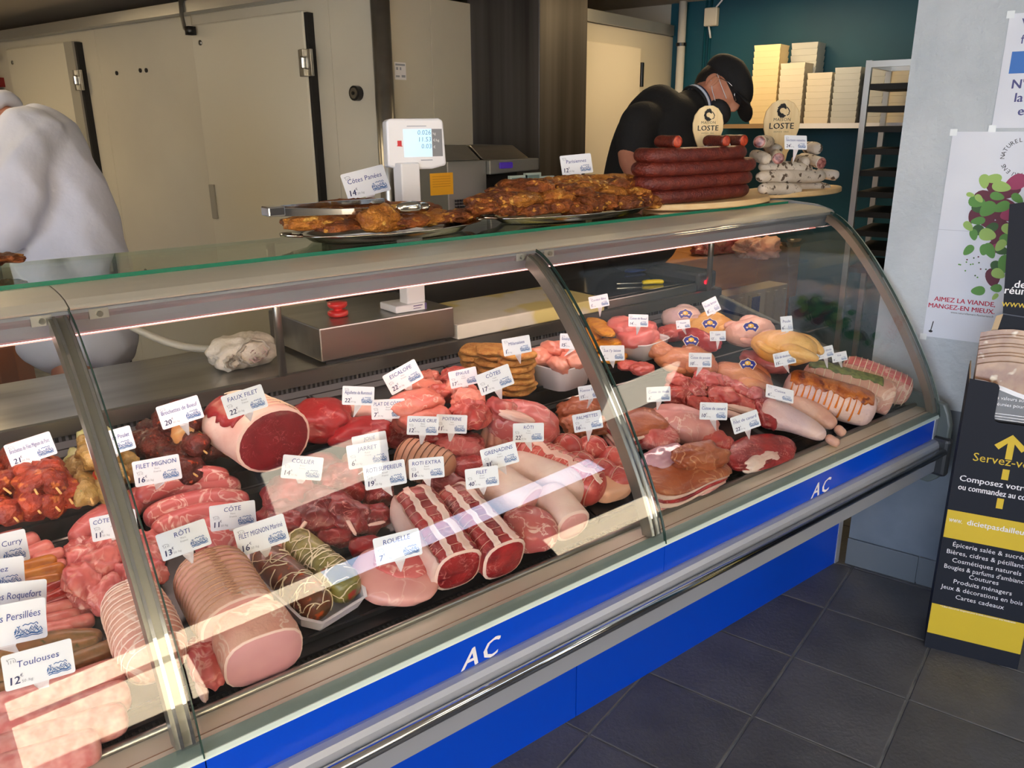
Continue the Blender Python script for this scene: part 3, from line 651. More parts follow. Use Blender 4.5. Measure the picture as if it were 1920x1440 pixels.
# --- back step, left to right
for a, b, h in (((-25, 912), (34, 978), .028), ((8, 885), (76, 962), .03), ((60, 905), (112, 958), .026), ((28, 850), (70, 926), .062), ((62, 858), (114, 925), .06), ((92, 880), (136, 944), .03), ((-40, 880), (20, 925), .06)):
    skewer(U, a, b, MARO, 'orange marinated pork skewer in the far left pile', 'pork skewers', h=h, r=.024)
for k, (a, b, h) in enumerate((((140, 852), (174, 944), .026), ((176, 842), (214, 938), .028), ((190, 815), (212, 905), .058), ((212, 822), (243, 900), .03), ((160, 818), (186, 880), .055))):
    skewer(U, a, b, MARY, 'herb marinated chicken skewer with leek behind the left frame', 'chicken skewers', h=h, extra=((k * 2) % 4, LEEK if k % 2 == 0 else PEPPER))
for k, (a, b, h) in enumerate((((262, 815), (370, 893), .026), ((280, 800), (362, 868), .03), ((300, 778), (388, 850), .055), ((340, 795), (426, 853), .03), ((325, 770), (380, 815), .062))):
    skewer(U, a, b, MARR, 'dark red marinated beef skewer left of the sirloin', 'beef skewers', h=h, r=.024, extra=(2, ONION) if k == 2 else None)
o, l = roast(U, (432, 780), (512, 826), .085, .07, FAT, 'sirloin_roast', 'thick tied sirloin with dark red cut face on the back step', cutm=BEEFCUT, strings=0, ex=2.1, inner=.93, h=.078)
build('lean_top', strip(l, .55, 1.25, .02, .8, .004, wav=.1), BEEFR, o, True)
for i in range(9): build('string', G().tube(l.ring(.12 + .09 * i, na=90, off=.0035)[19:40], .0012, 5), STR, o)
lump(U, (535, 795), (665, 782), .15, .085, BEEFR, 'rump_joint', 'large bright red rump joint right of the tied sirloin', amp=.14, k=1.8, ex=2.4)
lump(U, (610, 815), (735, 800), .12, .05, BEEFR, 'rump_slice', 'flat red rump piece in front of the rump joint', amp=.13)
lump(U, (625, 765), (712, 778), .06, .05, FAT, 'fat_edge_joint', 'pale fat covered beef piece behind the rump', amp=.06)
lump(U, (742, 785), (845, 786), .11, .065, VEAL, 'veal_joint', 'smooth salmon veal joint under the ESCALOPE card', amp=.13, k=1.7, ex=2.3)
lump(U, (728, 768), (820, 745), .10, .05, VEAL, 'veal_fillet', 'salmon veal piece lying on the veal joint', amp=.14, lift=.035)
for k, (a, b, w_, h, lf) in enumerate((((770, 738), (822, 722), .07, .05, .02), ((800, 745), (850, 735), .06, .05, .02), ((830, 728), (890, 735), .07, .05, .03), ((842, 768), (912, 780), .10, .07, 0), ((850, 755), (905, 742), .08, .05, .03), ((830, 715), (886, 702), .07, .05, .02), ((785, 712), (820, 704), .06, .045, .02))):
    lump(U, a, b, w_, h, VEALR if k % 2 else VEAL, 'veal_shoulder_piece', 'pink marbled veal shoulder piece piled behind the veal joint', group='veal shoulder pieces', lift=lf, amp=.2, k=2.6)
# breaded rounds in stacks
first = None
for px, py, n, dx in ((967, 738, 7, 0), (938, 716, 6, 0), (900, 704, 5, 0)):
    p0 = U({967: 969, 938: 930, 900: 898}[px], py, 0.)
    for k in range(n):
        if first is None:
            v, f = blob(V(0, 0, .0095), (.05, .048, .0098), None, .07, 3.4, 5, 4, 3.2); first = build('breaded_round', G().add(v, f), BREAD, None, True, 'x', 'breaded meat'); o = first
        else: o = first.copy(); C.objects.link(o)
        o.location = p0 + V(RND.uniform(-.004, .004), RND.uniform(-.004, .004), .001 + .0172 * k); o.rotation_euler = (RND.uniform(-.05, .05), RND.uniform(-.05, .05), RND.uniform(0, 6))
        o['label'] = {967: 'golden breaded round in the front stack beside the chicken dish', 938: 'golden breaded round in the middle stack', 900: 'golden breaded round in the hindmost left stack'}[px]; o['group'] = {967: 'front stack of breaded rounds', 938: 'middle stack of breaded rounds', 900: 'hindmost stack of breaded rounds'}[px]
def dish(c, ang, lx, ly, hz, label):
    t_ = thing('white_dish', c, label, 'dish'); R = rotz(ang); g = G(); n = 28; an = np.linspace(0, 2 * pi, n, endpoint=False)
    q = (np.abs(np.cos(an)) ** 5 + np.abs(np.sin(an)) ** 5) ** -.2
    rings = []
    for sx, z in ((.86, 0), (.98, hz), (1.03, hz + .003), (1.02, hz + .006), (.95, hz), (.82, .006)):
        rings.append(np.stack([q * np.cos(an) * lx * sx, q * np.sin(an) * ly * sx, np.full(n, z)], 1) @ R + c)
    m_ = len(rings); g.add(np.concatenate(rings), [(i * n + j, i * n + (j + 1) % n, (i + 1) * n + (j + 1) % n, (i + 1) * n + j) for i in range(m_ - 1) for j in range(n)] + [tuple(range(n))[::-1], tuple(range((m_ - 1) * n, m_ * n))])
    build('bowl', g, mat('white_melamine', (228, 224, 226), .25, coat=.3), t_, True); return t_
dc = U(1058, 722, .0) + V(0, .02, .001); dish(dc, radians(8), .075, .075, .062, 'white rectangular dish of raw chicken breasts')
for k, (x, y, z, a) in enumerate(((-.035, -.03, .07, .9), (.01, -.035, .075, 1.2), (.045, -.01, .07, 1.5), (-.04, .03, .08, .6), (.0, .03, .1, 1.0), (.035, .04, .085, 1.9))):
    v, f = ICO[4]; v = meat_form(v, (.062, .036, .025), .22, 1.5, seed(), 2.2) @ euler(.3, .25, a) + dc + V(x * .9, y, z - .004); build('chicken_breast', G().add(v, f), CHICK, None, True, 'raw pale pink chicken breast heaped in the white dish', 'chicken', 'chicken breasts in the dish')
dc = U(1208, 668, .0) + V(0, .03, .001); dish(dc, radians(8), .085, .08, .05, 'white dish of turkey cutlets right of the second frame')
dc2 = U(1165, 678, 0.) + V(0, .0, .001)
for k, (x, y, z, s_) in enumerate(((-.02, -.02, .062, (.065, .05, .028)), (.02, .01, .075, (.07, .05, .03)), (-.03, .03, .09, (.06, .05, .028)))):
    v, f = ICO[4]; v = meat_form(v, s_, .2, 1.5, seed(), 2.4) @ rotz(.3 * k) + dc + V(x, y, z); build('turkey_cutlet', G().add(v, f), TURKEY, None, True, 'raw pink turkey cutlet folded in the white dish', 'turkey', 'turkey cutlets in the dish')
for k, (a, b, w_, h, lf) in enumerate((((1098, 668), (1150, 672), .06, .03, 0), ((1130, 676), (1172, 662), .06, .03, 0), ((1095, 650), (1150, 648), .07, .03, .03), ((1120, 642), (1168, 645), .06, .03, .035), ((1105, 630), (1128, 620), .05, .03, .05), ((1110, 598), (1145, 632), .065, .022, .075), ((1096, 618), (1118, 640), .05, .03, .045))):
    lump(U, a, b, w_, h, BREADY, 'breaded_cutlet', 'yellow breaded cutlet heaped behind the second frame', 'breaded meat', 'yellow breaded cutlets', lift=lf, amp=.12, ex=2.6)
for k, (a, b) in enumerate((((1160, 688), (1195, 682)), ((1185, 695), (1222, 688)))): lump(U, a, b, .06, .03, VEALR, 'dark_red_steak', 'dark red raw steak in front of the turkey dish', group='red steaks by the turkey dish')
# birds
def sticker(P, u, v, h, parent, sz=.024):
    c = P(u, v, h); n = unit((CAM - c) * .6 + V(0, -.2, .75)); ex = unit(np.cross(V(0, 0, 1), n)); sh = Sheet(c, ex, np.cross(n, ex)); g = G()
    def crest(s): return [(-s, .1 * s), (-.75 * s, .5 * s), (-.3 * s, .62 * s), (0, .85 * s), (.3 * s, .62 * s), (.75 * s, .5 * s), (s, .1 * s), (.6 * s, -.6 * s), (.25 * s, -.35 * s), (-.25 * s, -.35 * s), (-.6 * s, -.6 * s)]
    sh.slab(g, crest(sz * 1.12), 0, .0012, 0); sh.slab(g, crest(sz), .001, .0018, 1); sh.disc(g, 0, .2 * sz, .38 * sz, .3 * sz, 0, .0022, 2); sh.disc(g, -.08 * sz, .22 * sz, .13 * sz, .13 * sz, 0, .0026, 0)
    for x in (-.5, .48): sh.disc(g, x * sz, -.05 * sz, .16 * sz, .12 * sz, 0, .0022, 0)
    build('crest_label', g, [mat('label_cream', (232, 214, 190), .4), mat('label_blue', (34, 44, 138), .35), mat('label_yellow', (226, 180, 50), .35)], parent, label='blue and yellow crest label')
def bird(P, a, b, wd, ht, m, name, label, legs=True, lab=None, labh=None, lift=0.):
    o = lump(P, a, b, wd, ht, m, name, label, 'poultry', amp=.1, k=1.5, ex=2.1, lift=lift, sub=3)
    A, B = P(*a, ht * .5 + lift), P(*b, ht * .5 + lift); R = basis(A, B, LN); c = (A + B) / 2; ln = np.linalg.norm(B - A)
    if legs:
        for s_ in (-1, 1):
            p = [c + R[0] * (-.05 * ln) + R[1] * s_ * wd * .38 + R[2] * ht * .12, c + R[0] * .22 * ln + R[1] * s_ * wd * .42 + R[2] * ht * .2, c + R[0] * .46 * ln + R[1] * s_ * wd * .2 + R[2] * ht * .12]
            lf = Loft(p, wd * .2, wd * .17, 2.2, 4, amp=.05, seed=seed(), na=12, nt=12, taper=(1.25, .5)); build('drumstick', lf.g(), m, o, True)
            p = [c + R[0] * (-.38 * ln) + R[1] * s_ * wd * .36, c + R[0] * (-.2 * ln) + R[1] * s_ * wd * .52, c + R[0] * (-.02 * ln) + R[1] * s_ * wd * .46]
            lf = Loft(p, wd * .1, wd * .09, 3, 3, amp=.05, seed=seed(), na=10, nt=10); build('wing', lf.g(), m, o, True)
    if lab: sticker(P, lab[0], lab[1], ht * .98 + lift if labh is None else labh, o)
    return o
bird(U, (1245, 600), (1318, 592), .10, .08, SKINW, 'guinea_fowl', 'pale grey guinea fowl lying farthest back under the scale', lab=(1285, 590))
bird(U, (1290, 622), (1372, 606), .11, .08, SKINY, 'corn_fed_chicken', 'pale yellow chicken with crest label behind the rabbit', lab=(1331, 608))
bird(U, (1362, 628), (1450, 620), .12, .10, SKIN, 'whole_chicken', 'pale pink whole chicken with crest label, middle of the birds', lab=(1408, 614))
bird(U, (1410, 640), (1545, 664), .13, .11, SKINY, 'yellow_hen', 'yellow skinned hen lying at the right end of the birds')
lump(U, (1282, 628), (1345, 648), .07, .06, BEEFR, 'rabbit_saddle', 'dark red rabbit saddle between the pale birds', lift=.02, amp=.14)
lump(U, (1235, 628), (1288, 620), .07, .05, VEALR, 'rabbit_quarter', 'pinkish red rabbit legs left of the rabbit saddle', amp=.2)
bird(L, (1225, 668), (1345, 690), .13, .085, SKINO, 'orange_guinea_fowl', 'orange brown guinea fowl with crest label behind the drumstick card', lab=(1296, 640), labh=.11, lift=.02)
bird(L, (1330, 692), (1446, 726), .13, .09, SKINO, 'orange_chicken', 'orange brown chicken with crest label left of the spiced roast', lab=(1402, 684), labh=.10)
lump(L, (1388, 668), (1475, 690), .08, .05, TURKEY, 'turkey_fillet', 'red turkey fillet left of the spiced roast', lift=.02)
lump(L, (1205, 645), (1262, 668), .08, .05, SKINO, 'chicken_wing_piece', 'orange bird piece with crest label beside the turkey dish', lift=.05)
# --- rolled roasts by the end pane
o, l = roast(L, (1470, 722), (1640, 772), .058, .056, SKINW, 'spiced_roast', 'white turkey roll striped with orange spice, nearest the glass end', cut=(False, False), pe=8.)
build('spice_crust', strip(l, .75, 2.3, .03, .93, .003, nt=30, na=9, wav=.12), SPICE, o, True)
for i in range(13):
    t = .06 + .062 * i; rg = l.ring(t, na=90, off=.0012); q = np.array([rg[j % 90] for j in range(16, -8 if i % 2 else 0, -1)]); build('orange_streak', G().tube(q, np.interp(np.linspace(0, 1, len(q)), [0, .5, 1], [.001, .002, .0035]), 5), mat('orange_oil', (222, 122, 30), .3, coat=.3), o)
o, l = roast(L, (1505, 700), (1668, 748), .052, .052, PORKSKIN, 'herb_roast', 'pale turkey roll with green herb stripe behind the spiced roast', cut=(False, True), cutm=PORKP)
build('herb_stripe', strip(l, 1.1, 2.0, .03, .85, .004, nt=26, na=7, wav=.1), HERB, o, True)
for i in range(8): build('string', l.string(.1 + .1 * i), STR, o)
o, l = roast(L, (1575, 690), (1708, 738), .048, .05, PORKSKIN, 'lean_roast', 'strung roast with pink lean top, farthest right in the counter', cut=(False, False), pe=8.)
build('lean_top', strip(l, .9, 2.4, .03, .96, .003, nt=22, na=7, wav=.03), PORK, o, True)
for i in range(12): build('string', l.string(.06 + .08 * i, r=.0014, off=.004), STR, o)
# --- duck, chicken pieces right
for k, (a, b, w_, h) in enumerate((((1425, 770), (1548, 818), .10, .06), ((1480, 752), (1566, 800), .085, .05))):
    A, B = L(*a, h * .6), L(*b, h * .5)
    l = Loft([A, A * .6 + B * .4 + LN * .008, B], w_ * .62, h * .62, 2.4, 5, amp=.08, seed=seed(), taper=(1.25, .55), up=LN); o = build('chicken_quarter', l.g(), SKINW if k == 0 else SKIN, None, True, ('white plucked chicken leg at the front right', 'pale chicken leg behind the white one')[k], 'poultry')
    l2 = Loft([B, B + (B - A) * .22 + LN * -.01], .016, .014, 3, 4, amp=.1, seed=seed(), na=10, nt=8); build('knuckle', l2.g(), SKIN, o, True)
o = lump(L, (1362, 868), (1482, 832), .12, .035, BEEF, 'duck_breast', 'raw red duck breast with a white fat end, front row', amp=.08, ex=2.6); 
lump(L, (1392, 880), (1470, 848), .05, .04, FATW, 'fat_patch', parent=o, amp=.15)
lump(L, (1300, 818), (1372, 836), .08, .05, VEALR, 'duck_quarter', 'dark pink duck leg with a fatty rim beside the duck breast', 'poultry'); lump(L, (1322, 862), (1372, 822), .05, .03, PORK, 'duck_trim', 'long pink duck trimming left of the duck breast', 'poultry')
lump(L, (1215, 785), (1350, 806), .13, .085, PORKP, 'turkey_drumstick', 'large pinkish turkey leg under the turkey leg card', 'poultry', amp=.1, ex=2.1)
lump(L, (1195, 800), (1262, 838), .10, .06, PORKCHOP, 'turkey_thigh', 'raw red turkey thigh left of the turkey leg', 'poultry', amp=.16)
for k, (a, b, w_, h, lf) in enumerate((((1252, 708), (1300, 728), .07, .05, .03), ((1275, 725), (1330, 740), .08, .05, .02), ((1300, 705), (1360, 722), .07, .05, .04), ((1240, 730), (1290, 748), .06, .05, .01), ((1325, 735), (1380, 748), .07, .05, .02), ((1345, 715), (1405, 738), .08, .05, .02), ((1305, 752), (1375, 770), .06, .05, .0), ((1365, 748), (1425, 778), .05, .05, 0.), ((1395, 735), (1430, 750), .05, .05, .02), ((1285, 750), (1330, 765), .05, .04, .01))):
    lump(L, a, b, w_, h, (VEALR, PORKCHOP, PORK)[k % 3], 'poultry_piece', 'raw cut poultry piece in the heap below the birds', 'poultry', 'cut poultry pieces', lift=lf, amp=.22, k=2.8)
for k, (a, b) in enumerate((((1335, 768), (1402, 786)), ((1360, 762), (1420, 775)))): lump(L, a, b, .02, .02, FAT, 'fat_strip', 'pale fat strip lying on the poultry heap', 'meat', 'pale fat strips', lift=.04, amp=.1)
lump(L, (1425, 742), (1440, 800), .06, .04, BEEF, 'duck_fillet', 'narrow dark red duck fillet right of the poultry heap', 'poultry', lift=.02)
# --- smoked goods
for k, (a, b, w_, h) in enumerate((((1045, 778), (1110, 770), .08, .06), ((1055, 800), (1100, 795), .07, .05), ((1105, 800), (1150, 795), .06, .05), ((1085, 762), (1128, 750), .07, .05))):
    lump(L, a, b, w_, h, SMOKE, 'smoked_piece', 'brown smoked pork piece left of the second frame', group='smoked pork pieces', amp=.2, k=2.5)
def bacon(a, b, wd, ht, label):
    A, B = L(*a, ht / 2), L(*b, ht / 2); R = basis(A, B, LN); c = (A + B) / 2; ln = np.linalg.norm(B - A); o = None
    for k in range(5):
        m_ = (SMOKE, FATW, BEEF, FATW, PORKP)[4 - k]; v, f = blob(V(0, 0, (k - 2) * ht / 5), (ln / 2, wd / 2 * (1 - .02 * (k % 2)), ht / 9), None, .05, 2.5, 70 + k, 3, 5.)
        v[:, 2] += .006 * np.sin(v[:, 0] * 30); g = G().add(v @ R + c, f)
        if o is None: o = build('bacon_slab', g, m_, None, True, label, 'bacon')
        else: build('bacon_layer', g, m_, o, True)
    return o
bacon((1148, 815), (1235, 798), .10, .065, 'layered bacon slab behind the second frame'); bacon((1205, 925), (1345, 872), .12, .055, 'layered bacon slab with brown rind at the front')
lump(L, (1205, 818), (1275, 848), .08, .045, SMOKE, 'smoked_ham_piece', 'brown smoked ham piece behind the clear pack', amp=.15); lump(L, (1260, 868), (1352, 848), .09, .06, SMOKE, 'smoked_rind_piece', 'brown smoked piece lying against the front bacon slab', amp=.18, lift=.04)
o = lump(L, (1215, 872), (1282, 842), .075, .03, mat('sealed_meat', (196, 150, 168), .15, coat=.8, var=((222, 190, 204), 20, 3)), 'vacuum_pack', 'shiny clear vacuum pack of meat on the smoked pieces', 'packet', ex=3.5, lift=.03, amp=.1)
# --- veal and pork, middle front
o, l = roast(L, (968, 838), (1130, 925), .05, .048, VEALR, 'veal_roast', 'long brick red veal roast tied along its seam', cut=(False, False), strings=12, strm=STRR)
build('barding_strip', strip(l, 1.2, 1.55, .02, .97, .003, nt=24), FAT, o, True)
for k, (u, v_) in enumerate(((1062, 838), (1110, 842), (1150, 862), (1040, 858), (1088, 872), (1128, 886), (1158, 900), (1102, 902))):
    c = L(u, v_, .032); o = build('paupiette', G().merge(blob(c, (.042, .04, .034), None, .06, 2, seed())), VEALR, None, True, 'round string tied veal parcel in the brick red group', 'meat parcel', 'tied veal parcels')
    for a in (.3, 1.9):
        an = np.linspace(0, 2 * pi, 21); d = V(cos(a), sin(a), 0); build('string', G().tube([c + .0425 * cos(x) * d + V(0, 0, .036 * sin(x)) for x in an], .001, 5, cap=False), STRR, o)
roast(L, (898, 892), (992, 950), .05, .05, FATW, 'larded_roast', 'white fat wrapped roast behind the beef roasts', cut=(False, True), cutm=PORKP, amp=.03)
roast(L, (945, 870), (1098, 925), .046, .046, FATW, 'larded_fillet', 'long white fat covered fillet left of the veal roast', cut=(False, False), amp=.05, pe=5.)
roast(L, (1020, 925), (1075, 985), .045, .042, FATW, 'ham_roll', 'fat rimmed roll with pale pink cut end', cut=(False, True), cutm=PORKP, inner=.84)
lump(L, (945, 1000), (1040, 985), .12, .08, PORK, 'ham_joint', 'smooth pink ham joint right of the beef roasts', amp=.06, k=1.4)
lump(L, (1108, 920), (1168, 900), .09, .05, mat('peach_fat', (232, 172, 136), .4, coat=.1), 'peach_fat_block', 'peach coloured fat block at the foot of the second frame', ex=4., amp=.04)
# --- beef roasts
for k, (a, b) in enumerate((((768, 935), (858, 1068)), ((842, 930), (945, 1050)))):
    o, l = roast(L, a, b, .052, .05, BEEF, 'beef_roast', ('beef roast with a broad white fat side and barding strips', 'beef roast with two white barding strips and red cut face')[k], cut=(False, True), cutm=BEEF, strings=9, strm=STRR, long_string=False, ex=2.8, amp=.05, pe=9., sr=.0006)
    build('barding_strip', strip(l, 1.75, 2.02, .02, 1., .004, nt=26, wav=.06), FATW, o, True); build('barding_strip', strip(l, 1.05, 1.28, .05, 1., .004, nt=26, wav=.04), FATW, o, True)
    if k == 0: build('fat_side', strip(l, -.7, .65, .01, 1., .006, nt=20, na=9, wav=.03), FATW, o, True)
o, l = roast(L, (745, 848), (850, 888), .046, .046, TAN, 'tongue_roll', 'tan string tied tongue roll behind the ROTI cards', cut=(False, False), strings=9, strm=mat('brown_string', (112, 74, 54), .7), long_string=False, pe=4.)
for k, (a, b, w_, h, m_, lf) in enumerate((((485, 1000), (570, 965), .10, .06, BEEFD, 0), ((545, 985), (640, 945), .11, .07, BEEFD, 0), ((590, 1010), (660, 985), .09, .05, BEEFD, 0), ((612, 940), (690, 985), .08, .06, BEEFD, .01), ((500, 945), (585, 920), .10, .06, BEEF, 0), ((600, 910), (690, 905), .10, .06, BEEF, 0), ((672, 985), (722, 960), .06, .05, BEEFD, 0), ((690, 935), (728, 915), .06, .06, BEEFD, 0))):
    lump(L, a, b, w_, h, m_, 'stewing_beef', 'dark red stewing beef piece under the COLLIER card', group='stewing beef pieces', amp=.2, k=2.2, lift=lf)
for k, (a, b) in enumerate((((560, 995), (585, 965)), ((640, 955), (668, 1005)), ((690, 985), (722, 978)))): lump(L, a, b, .009, .006, FAT, 'fat_strand', 'pale fat strand on the stewing beef', group='pale fat strands', lift=.052)
for k, (a, b, w_, h, m_, lf) in enumerate((((722, 822), (790, 805), .07, .05, BEEF, .0), ((730, 800), (792, 790), .07, .04, PORKCHOP, .03), ((790, 850), (860, 835), .07, .05, PORKCHOP, 0), ((815, 835), (905, 842), .07, .05, PORK, .02), ((790, 822), (850, 815), .06, .04, BEEF, .03), ((860, 822), (905, 835), .05, .04, BEEF, .02))):
    lump(L, a, b, w_, h, m_, 'short_rib', 'red and white beef short rib slice below the LANGUE card', group='beef short ribs', amp=.16, k=2.6, lift=lf, ex=2.8)
for k, (a, b, w_, h) in enumerate((((835, 868), (900, 850), .08, .05), ((850, 895), (912, 870), .08, .06), ((800, 915), (875, 905), .08, .05), ((890, 860), (920, 880), .06, .05))):
    lump(L, a, b, w_, h, BEEFD if k > 1 else BEEF, 'beef_cushion', 'red beef piece with string curl right of tongue roll', group='beef pieces by the tongue roll', amp=.15)
lump(L, (640, 880), (718, 860), .10, .06, TAN, 'shank_piece', 'pale brown beef shank under the JARRET card', amp=.15); lump(L, (560, 890), (640, 870), .09, .05, BEEFD, 'beef_cheek', 'dark beef cheek left of the shank')
# veal rack
o = lump(L, (905, 778), (1050, 808), .12, .10, PORK, 'veal_rack', 'pink veal rack with rib bones under the CÔTES card', amp=.1, k=1.6, lift=.02)
lump(L, (915, 760), (975, 775), .07, .05, PORKCHOP, 'loin_eye', parent=o, lift=.08, amp=.2); lump(L, (930, 768), (1000, 790), .03, .02, FAT, 'fat_seam', parent=o, lift=.105)
for k in range(5):
    A, B = L(915 + 12 * k, 800 + 3 * k, .05), L(905 + 14 * k, 842 + 4 * k, .012)
    build('rib_bone', Loft([A, (A + B) / 2 + V(-.004, 0, .004), B], .011, .011, 4, 4, amp=.1, seed=seed(), na=9, nt=8).g(), mat('rib_pink', (222, 160, 138), .45, coat=.1), o, True)
lump(L, (905, 840), (968, 862), .05, .04, mat('rib_pink', (0, 0, 0)), 'veal_knuckle', 'pinkish veal knuckle under the rib bones', amp=.15)
# --- ham slice, punnet, pork roasts
o = lump(L, (662, 1068), (822, 1092), .145, .045, PORKP, 'ham_slice', 'thick pale pink ham slice with fat edge under the ROUELLE card', ex=2.5, amp=.06, k=1.4)
lump(L, (700, 1050), (800, 1062), .085, .02, PORK, 'lean_heart', parent=o, lift=.033, amp=.08); lump(L, (655, 1030), (715, 1022), .05, .04, BEEFR, 'ham_red_end', parent=o, lift=.0, amp=.1)
A, B = L(512, 1048, .001), L(636, 1160, .001); R = basis(A, B, LN); pc = (A + B) / 2; ln = np.linalg.norm(B - A)
pt = thing('white_punnet', pc, 'white embossed plastic punnet holding two caul wrapped fillets', 'punnet'); g = G()
oct_ = lambda s, z, ch=.3: np.array([(x, y, z) for x, y in ((-s[0], -s[1] * (1 - ch)), (-s[0] * (1 - ch), -s[1]), (s[0] * (1 - ch), -s[1]), (s[0], -s[1] * (1 - ch)), (s[0], s[1] * (1 - ch)), (s[0] * (1 - ch), s[1]), (-s[0] * (1 - ch), s[1]), (-s[0], s[1] * (1 - ch)))])
hx, hy = ln / 2 + .012, .072; rings = [oct_((hx * .9, hy * .88), 0), oct_((hx, hy), .034), oct_((hx + .003, hy + .003), .035), oct_((hx - .003, hy - .003), .0345), oct_((hx * .88, hy * .86), .003)]
g.add(np.concatenate(rings) @ R + pc, [(i * 8 + j, i * 8 + (j + 1) % 8, i * 8 + 8 + (j + 1) % 8, i * 8 + 8 + j) for i in range(4) for j in range(8)] + [tuple(range(8))[::-1], tuple(range(32, 40))]); build('punnet_shell', g, mat('punnet_white', (226, 220, 230), .4), pt)
g = G()
for k in range(26):
    for j in range(5):
        x = -hy * .58 + k * hy * 1.16 / 25; z = .005 + j * .0062; w_ = .9 + .1 * z / .034
        g.box((hx * w_ - .001, x - .0012, z), (hx * w_ + .0006, x + .0012, z + .003))
g.v = [v @ R + pc for v in g.v]; build('embossed_dots', g, mat('punnet_dot', (176, 166, 186), .5), pt, kind='stuff')
for k, (y0, m_, lab) in enumerate(((-.034, mat('caul_brown', (116, 46, 24), .35, coat=.3, var=((92, 60, 34), 30, 4), spots=((190, 80, 26), 40, .62), bump=(60, .3)), 'caul wrapped fillet with red brown filling, left in the punnet'), (.034, mat('caul_green', (150, 142, 70), .35, coat=.3, var=((110, 104, 50), 26, 4), spots=((160, 50, 40), 30, .66), bump=(60, .3)), 'caul wrapped fillet with green herb filling, right in the punnet'))):
    a_, b_ = V(-hx * .86, y0, .038) @ R + pc, V(hx * .86, y0, .038) @ R + pc
    l = Loft([a_, b_], .034, .035, 7, 7, amp=.05, seed=seed(), up=LN); o = build('caul_fillet', l.g(), m_, None, True, lab, 'meat roll'); g = G(); rr = random.Random(k)
    for q in range(34):
        t, an = rr.uniform(.03, .97), rr.uniform(-.4, 3.5); dt, da = rr.uniform(-.02, .02), rr.choice((-.22, .22)) * rr.uniform(.4, 1.2); p = []
        for s_ in range(12):
            t = min(max(t + dt, .02), .98); an += da; dt += rr.uniform(-.012, .012); da += rr.uniform(-.08, .08)
            rg = l.ring(t, na=60, off=.001); p.append(rg[int(an / (2 * pi) * 60) % 60])
        g.tube(p, rr.uniform(.0007, .0016), 4)
    build('caul_net', g, NETM, o, True, kind='stuff')
roast(L, (385, 1062), (448, 1170), .066, .062, PORKSKIN, 'pork_roast', 'large string tied pork roast with pale cut face, centre left', cut=(False, True), cutm=PORKP, strings=12, strm=mat('tan_string', (196, 150, 120), .7), amp=.03, inner=.94)
roast(L, (462, 1165), (496, 1232), .066, .056, PORKSKIN, 'pork_loin', 'pale pink cut pork loin lying at the front lip', cut=(False, True), cutm=mat('loin_cut', (218, 158, 158), .4, coat=.15, var=((208, 144, 148), 14, 3)), amp=.03, ex=3., inner=.95)
o = lump(L, (372, 1205), (398, 1290), .055, .05, PORKCHOP, 'pork_end_piece', 'dark pink pork end piece beside the left frame', amp=.16)
lump(L, (370, 1270), (388, 1312), .016, .014, FATW, 'fat_flap', parent=o)
roast(L, (240, 1110), (300, 1255), .052, .052, PORKSKIN, 'netted_pork_roast', 'pale netted pork roast left of the left frame', cut=(False, False), strings=14, strm=mat('cream_net', (240, 214, 200), .6), amp=.05, pe=5.)
for k, (a, b, lf, rl) in enumerate((((365, 1030), (440, 1000), 0, .5), ((395, 1035), (470, 1012), .008, .5), ((430, 1035), (505, 1018), .004, .45), ((470, 1038), (545, 1020), .0, .4), ((380, 1010), (450, 990), .03, .5), ((500, 1050), (550, 1035), .0, .4))):
    lump(L, a, b, .085, .03, PORKCHOP if k % 2 else PORK, 'pork_chop', 'pink pork chop overlapping under the CÔTE card', group='pork chops under the CÔTE card', amp=.12, lift=lf, roll=rl)
for k in range(14):
    u, v_ = 160 + (k % 4) * 38 + RND.uniform(-6, 6), 1035 + (k // 4) * 28 + (k % 4) * -3
    lump(L, (u - 32, v_ + 10), (u + 34, v_ - 10), .065, .034, PORKCHOP, 'shoulder_chop', 'marbled pink shoulder chop piled under the CÔTE ECHINE card', group='pork shoulder chops', amp=.22, k=2.6, lift=.012 + .012 * ((k * 7) % 3), roll=.35)
for pts, r in (([(140, 1018), (195, 975), (262, 940)], .030), ([(215, 955), (330, 915), (452, 915)], .030), ([(270, 975), (370, 945), (468, 940)], .028), ([(285, 1000), (380, 968), (470, 968)], .027), ([(255, 935), (340, 898), (430, 893)], .024)):
    link(L, pts, r, PORK, 'pork_fillet', 'long raw pork fillet under the FILET MIGNON card', 'pork fillets', h=r + (.025 if r == .024 else 0), amp=.09, pa=3.5, cat='meat')
# --- sausages
for pts in ([(-25, 1028), (48, 996)], [(5, 1040), (72, 1008)], [(35, 1050), (100, 1024)], [(62, 1056), (124, 1040)], [(80, 1075), (128, 1062)]): link(L, pts, .018, SAUSP, 'pink_sausage', 'short pink sausage beside the curry card', 'pink sausages')
for pts, h in (([(15, 1075), (108, 1052)], .03), ([(28, 1088), (124, 1066)], .026), ([(35, 1100), (118, 1084)], .02)): link(L, pts, .016, SAUSY, 'curry_sausage', 'yellow curry sausage behind the sausage cards', 'curry sausages', h=h)
for pts, r in (([(60, 1122), (128, 1092)], .014), ([(75, 1135), (130, 1108)], .014), ([(50, 1150), (110, 1132), (162, 1112)], .013), ([(100, 1108), (148, 1086)], .013)): link(L, pts, r, SAUSR, 'merguez_sausage', 'dark red spicy sausage left of the shoulder chops', 'red spicy sausages')
for pts in ([(-20, 1172), (70, 1152), (152, 1132)], [(-20, 1192), (70, 1172), (152, 1152)], [(30, 1192), (110, 1178), (178, 1160)], [(-20, 1210), (60, 1196), (140, 1180)]): link(L, pts, .0145, SAUSP, 'chipolata', 'thin pale pink sausage under the Persillées card', 'thin pale sausages')
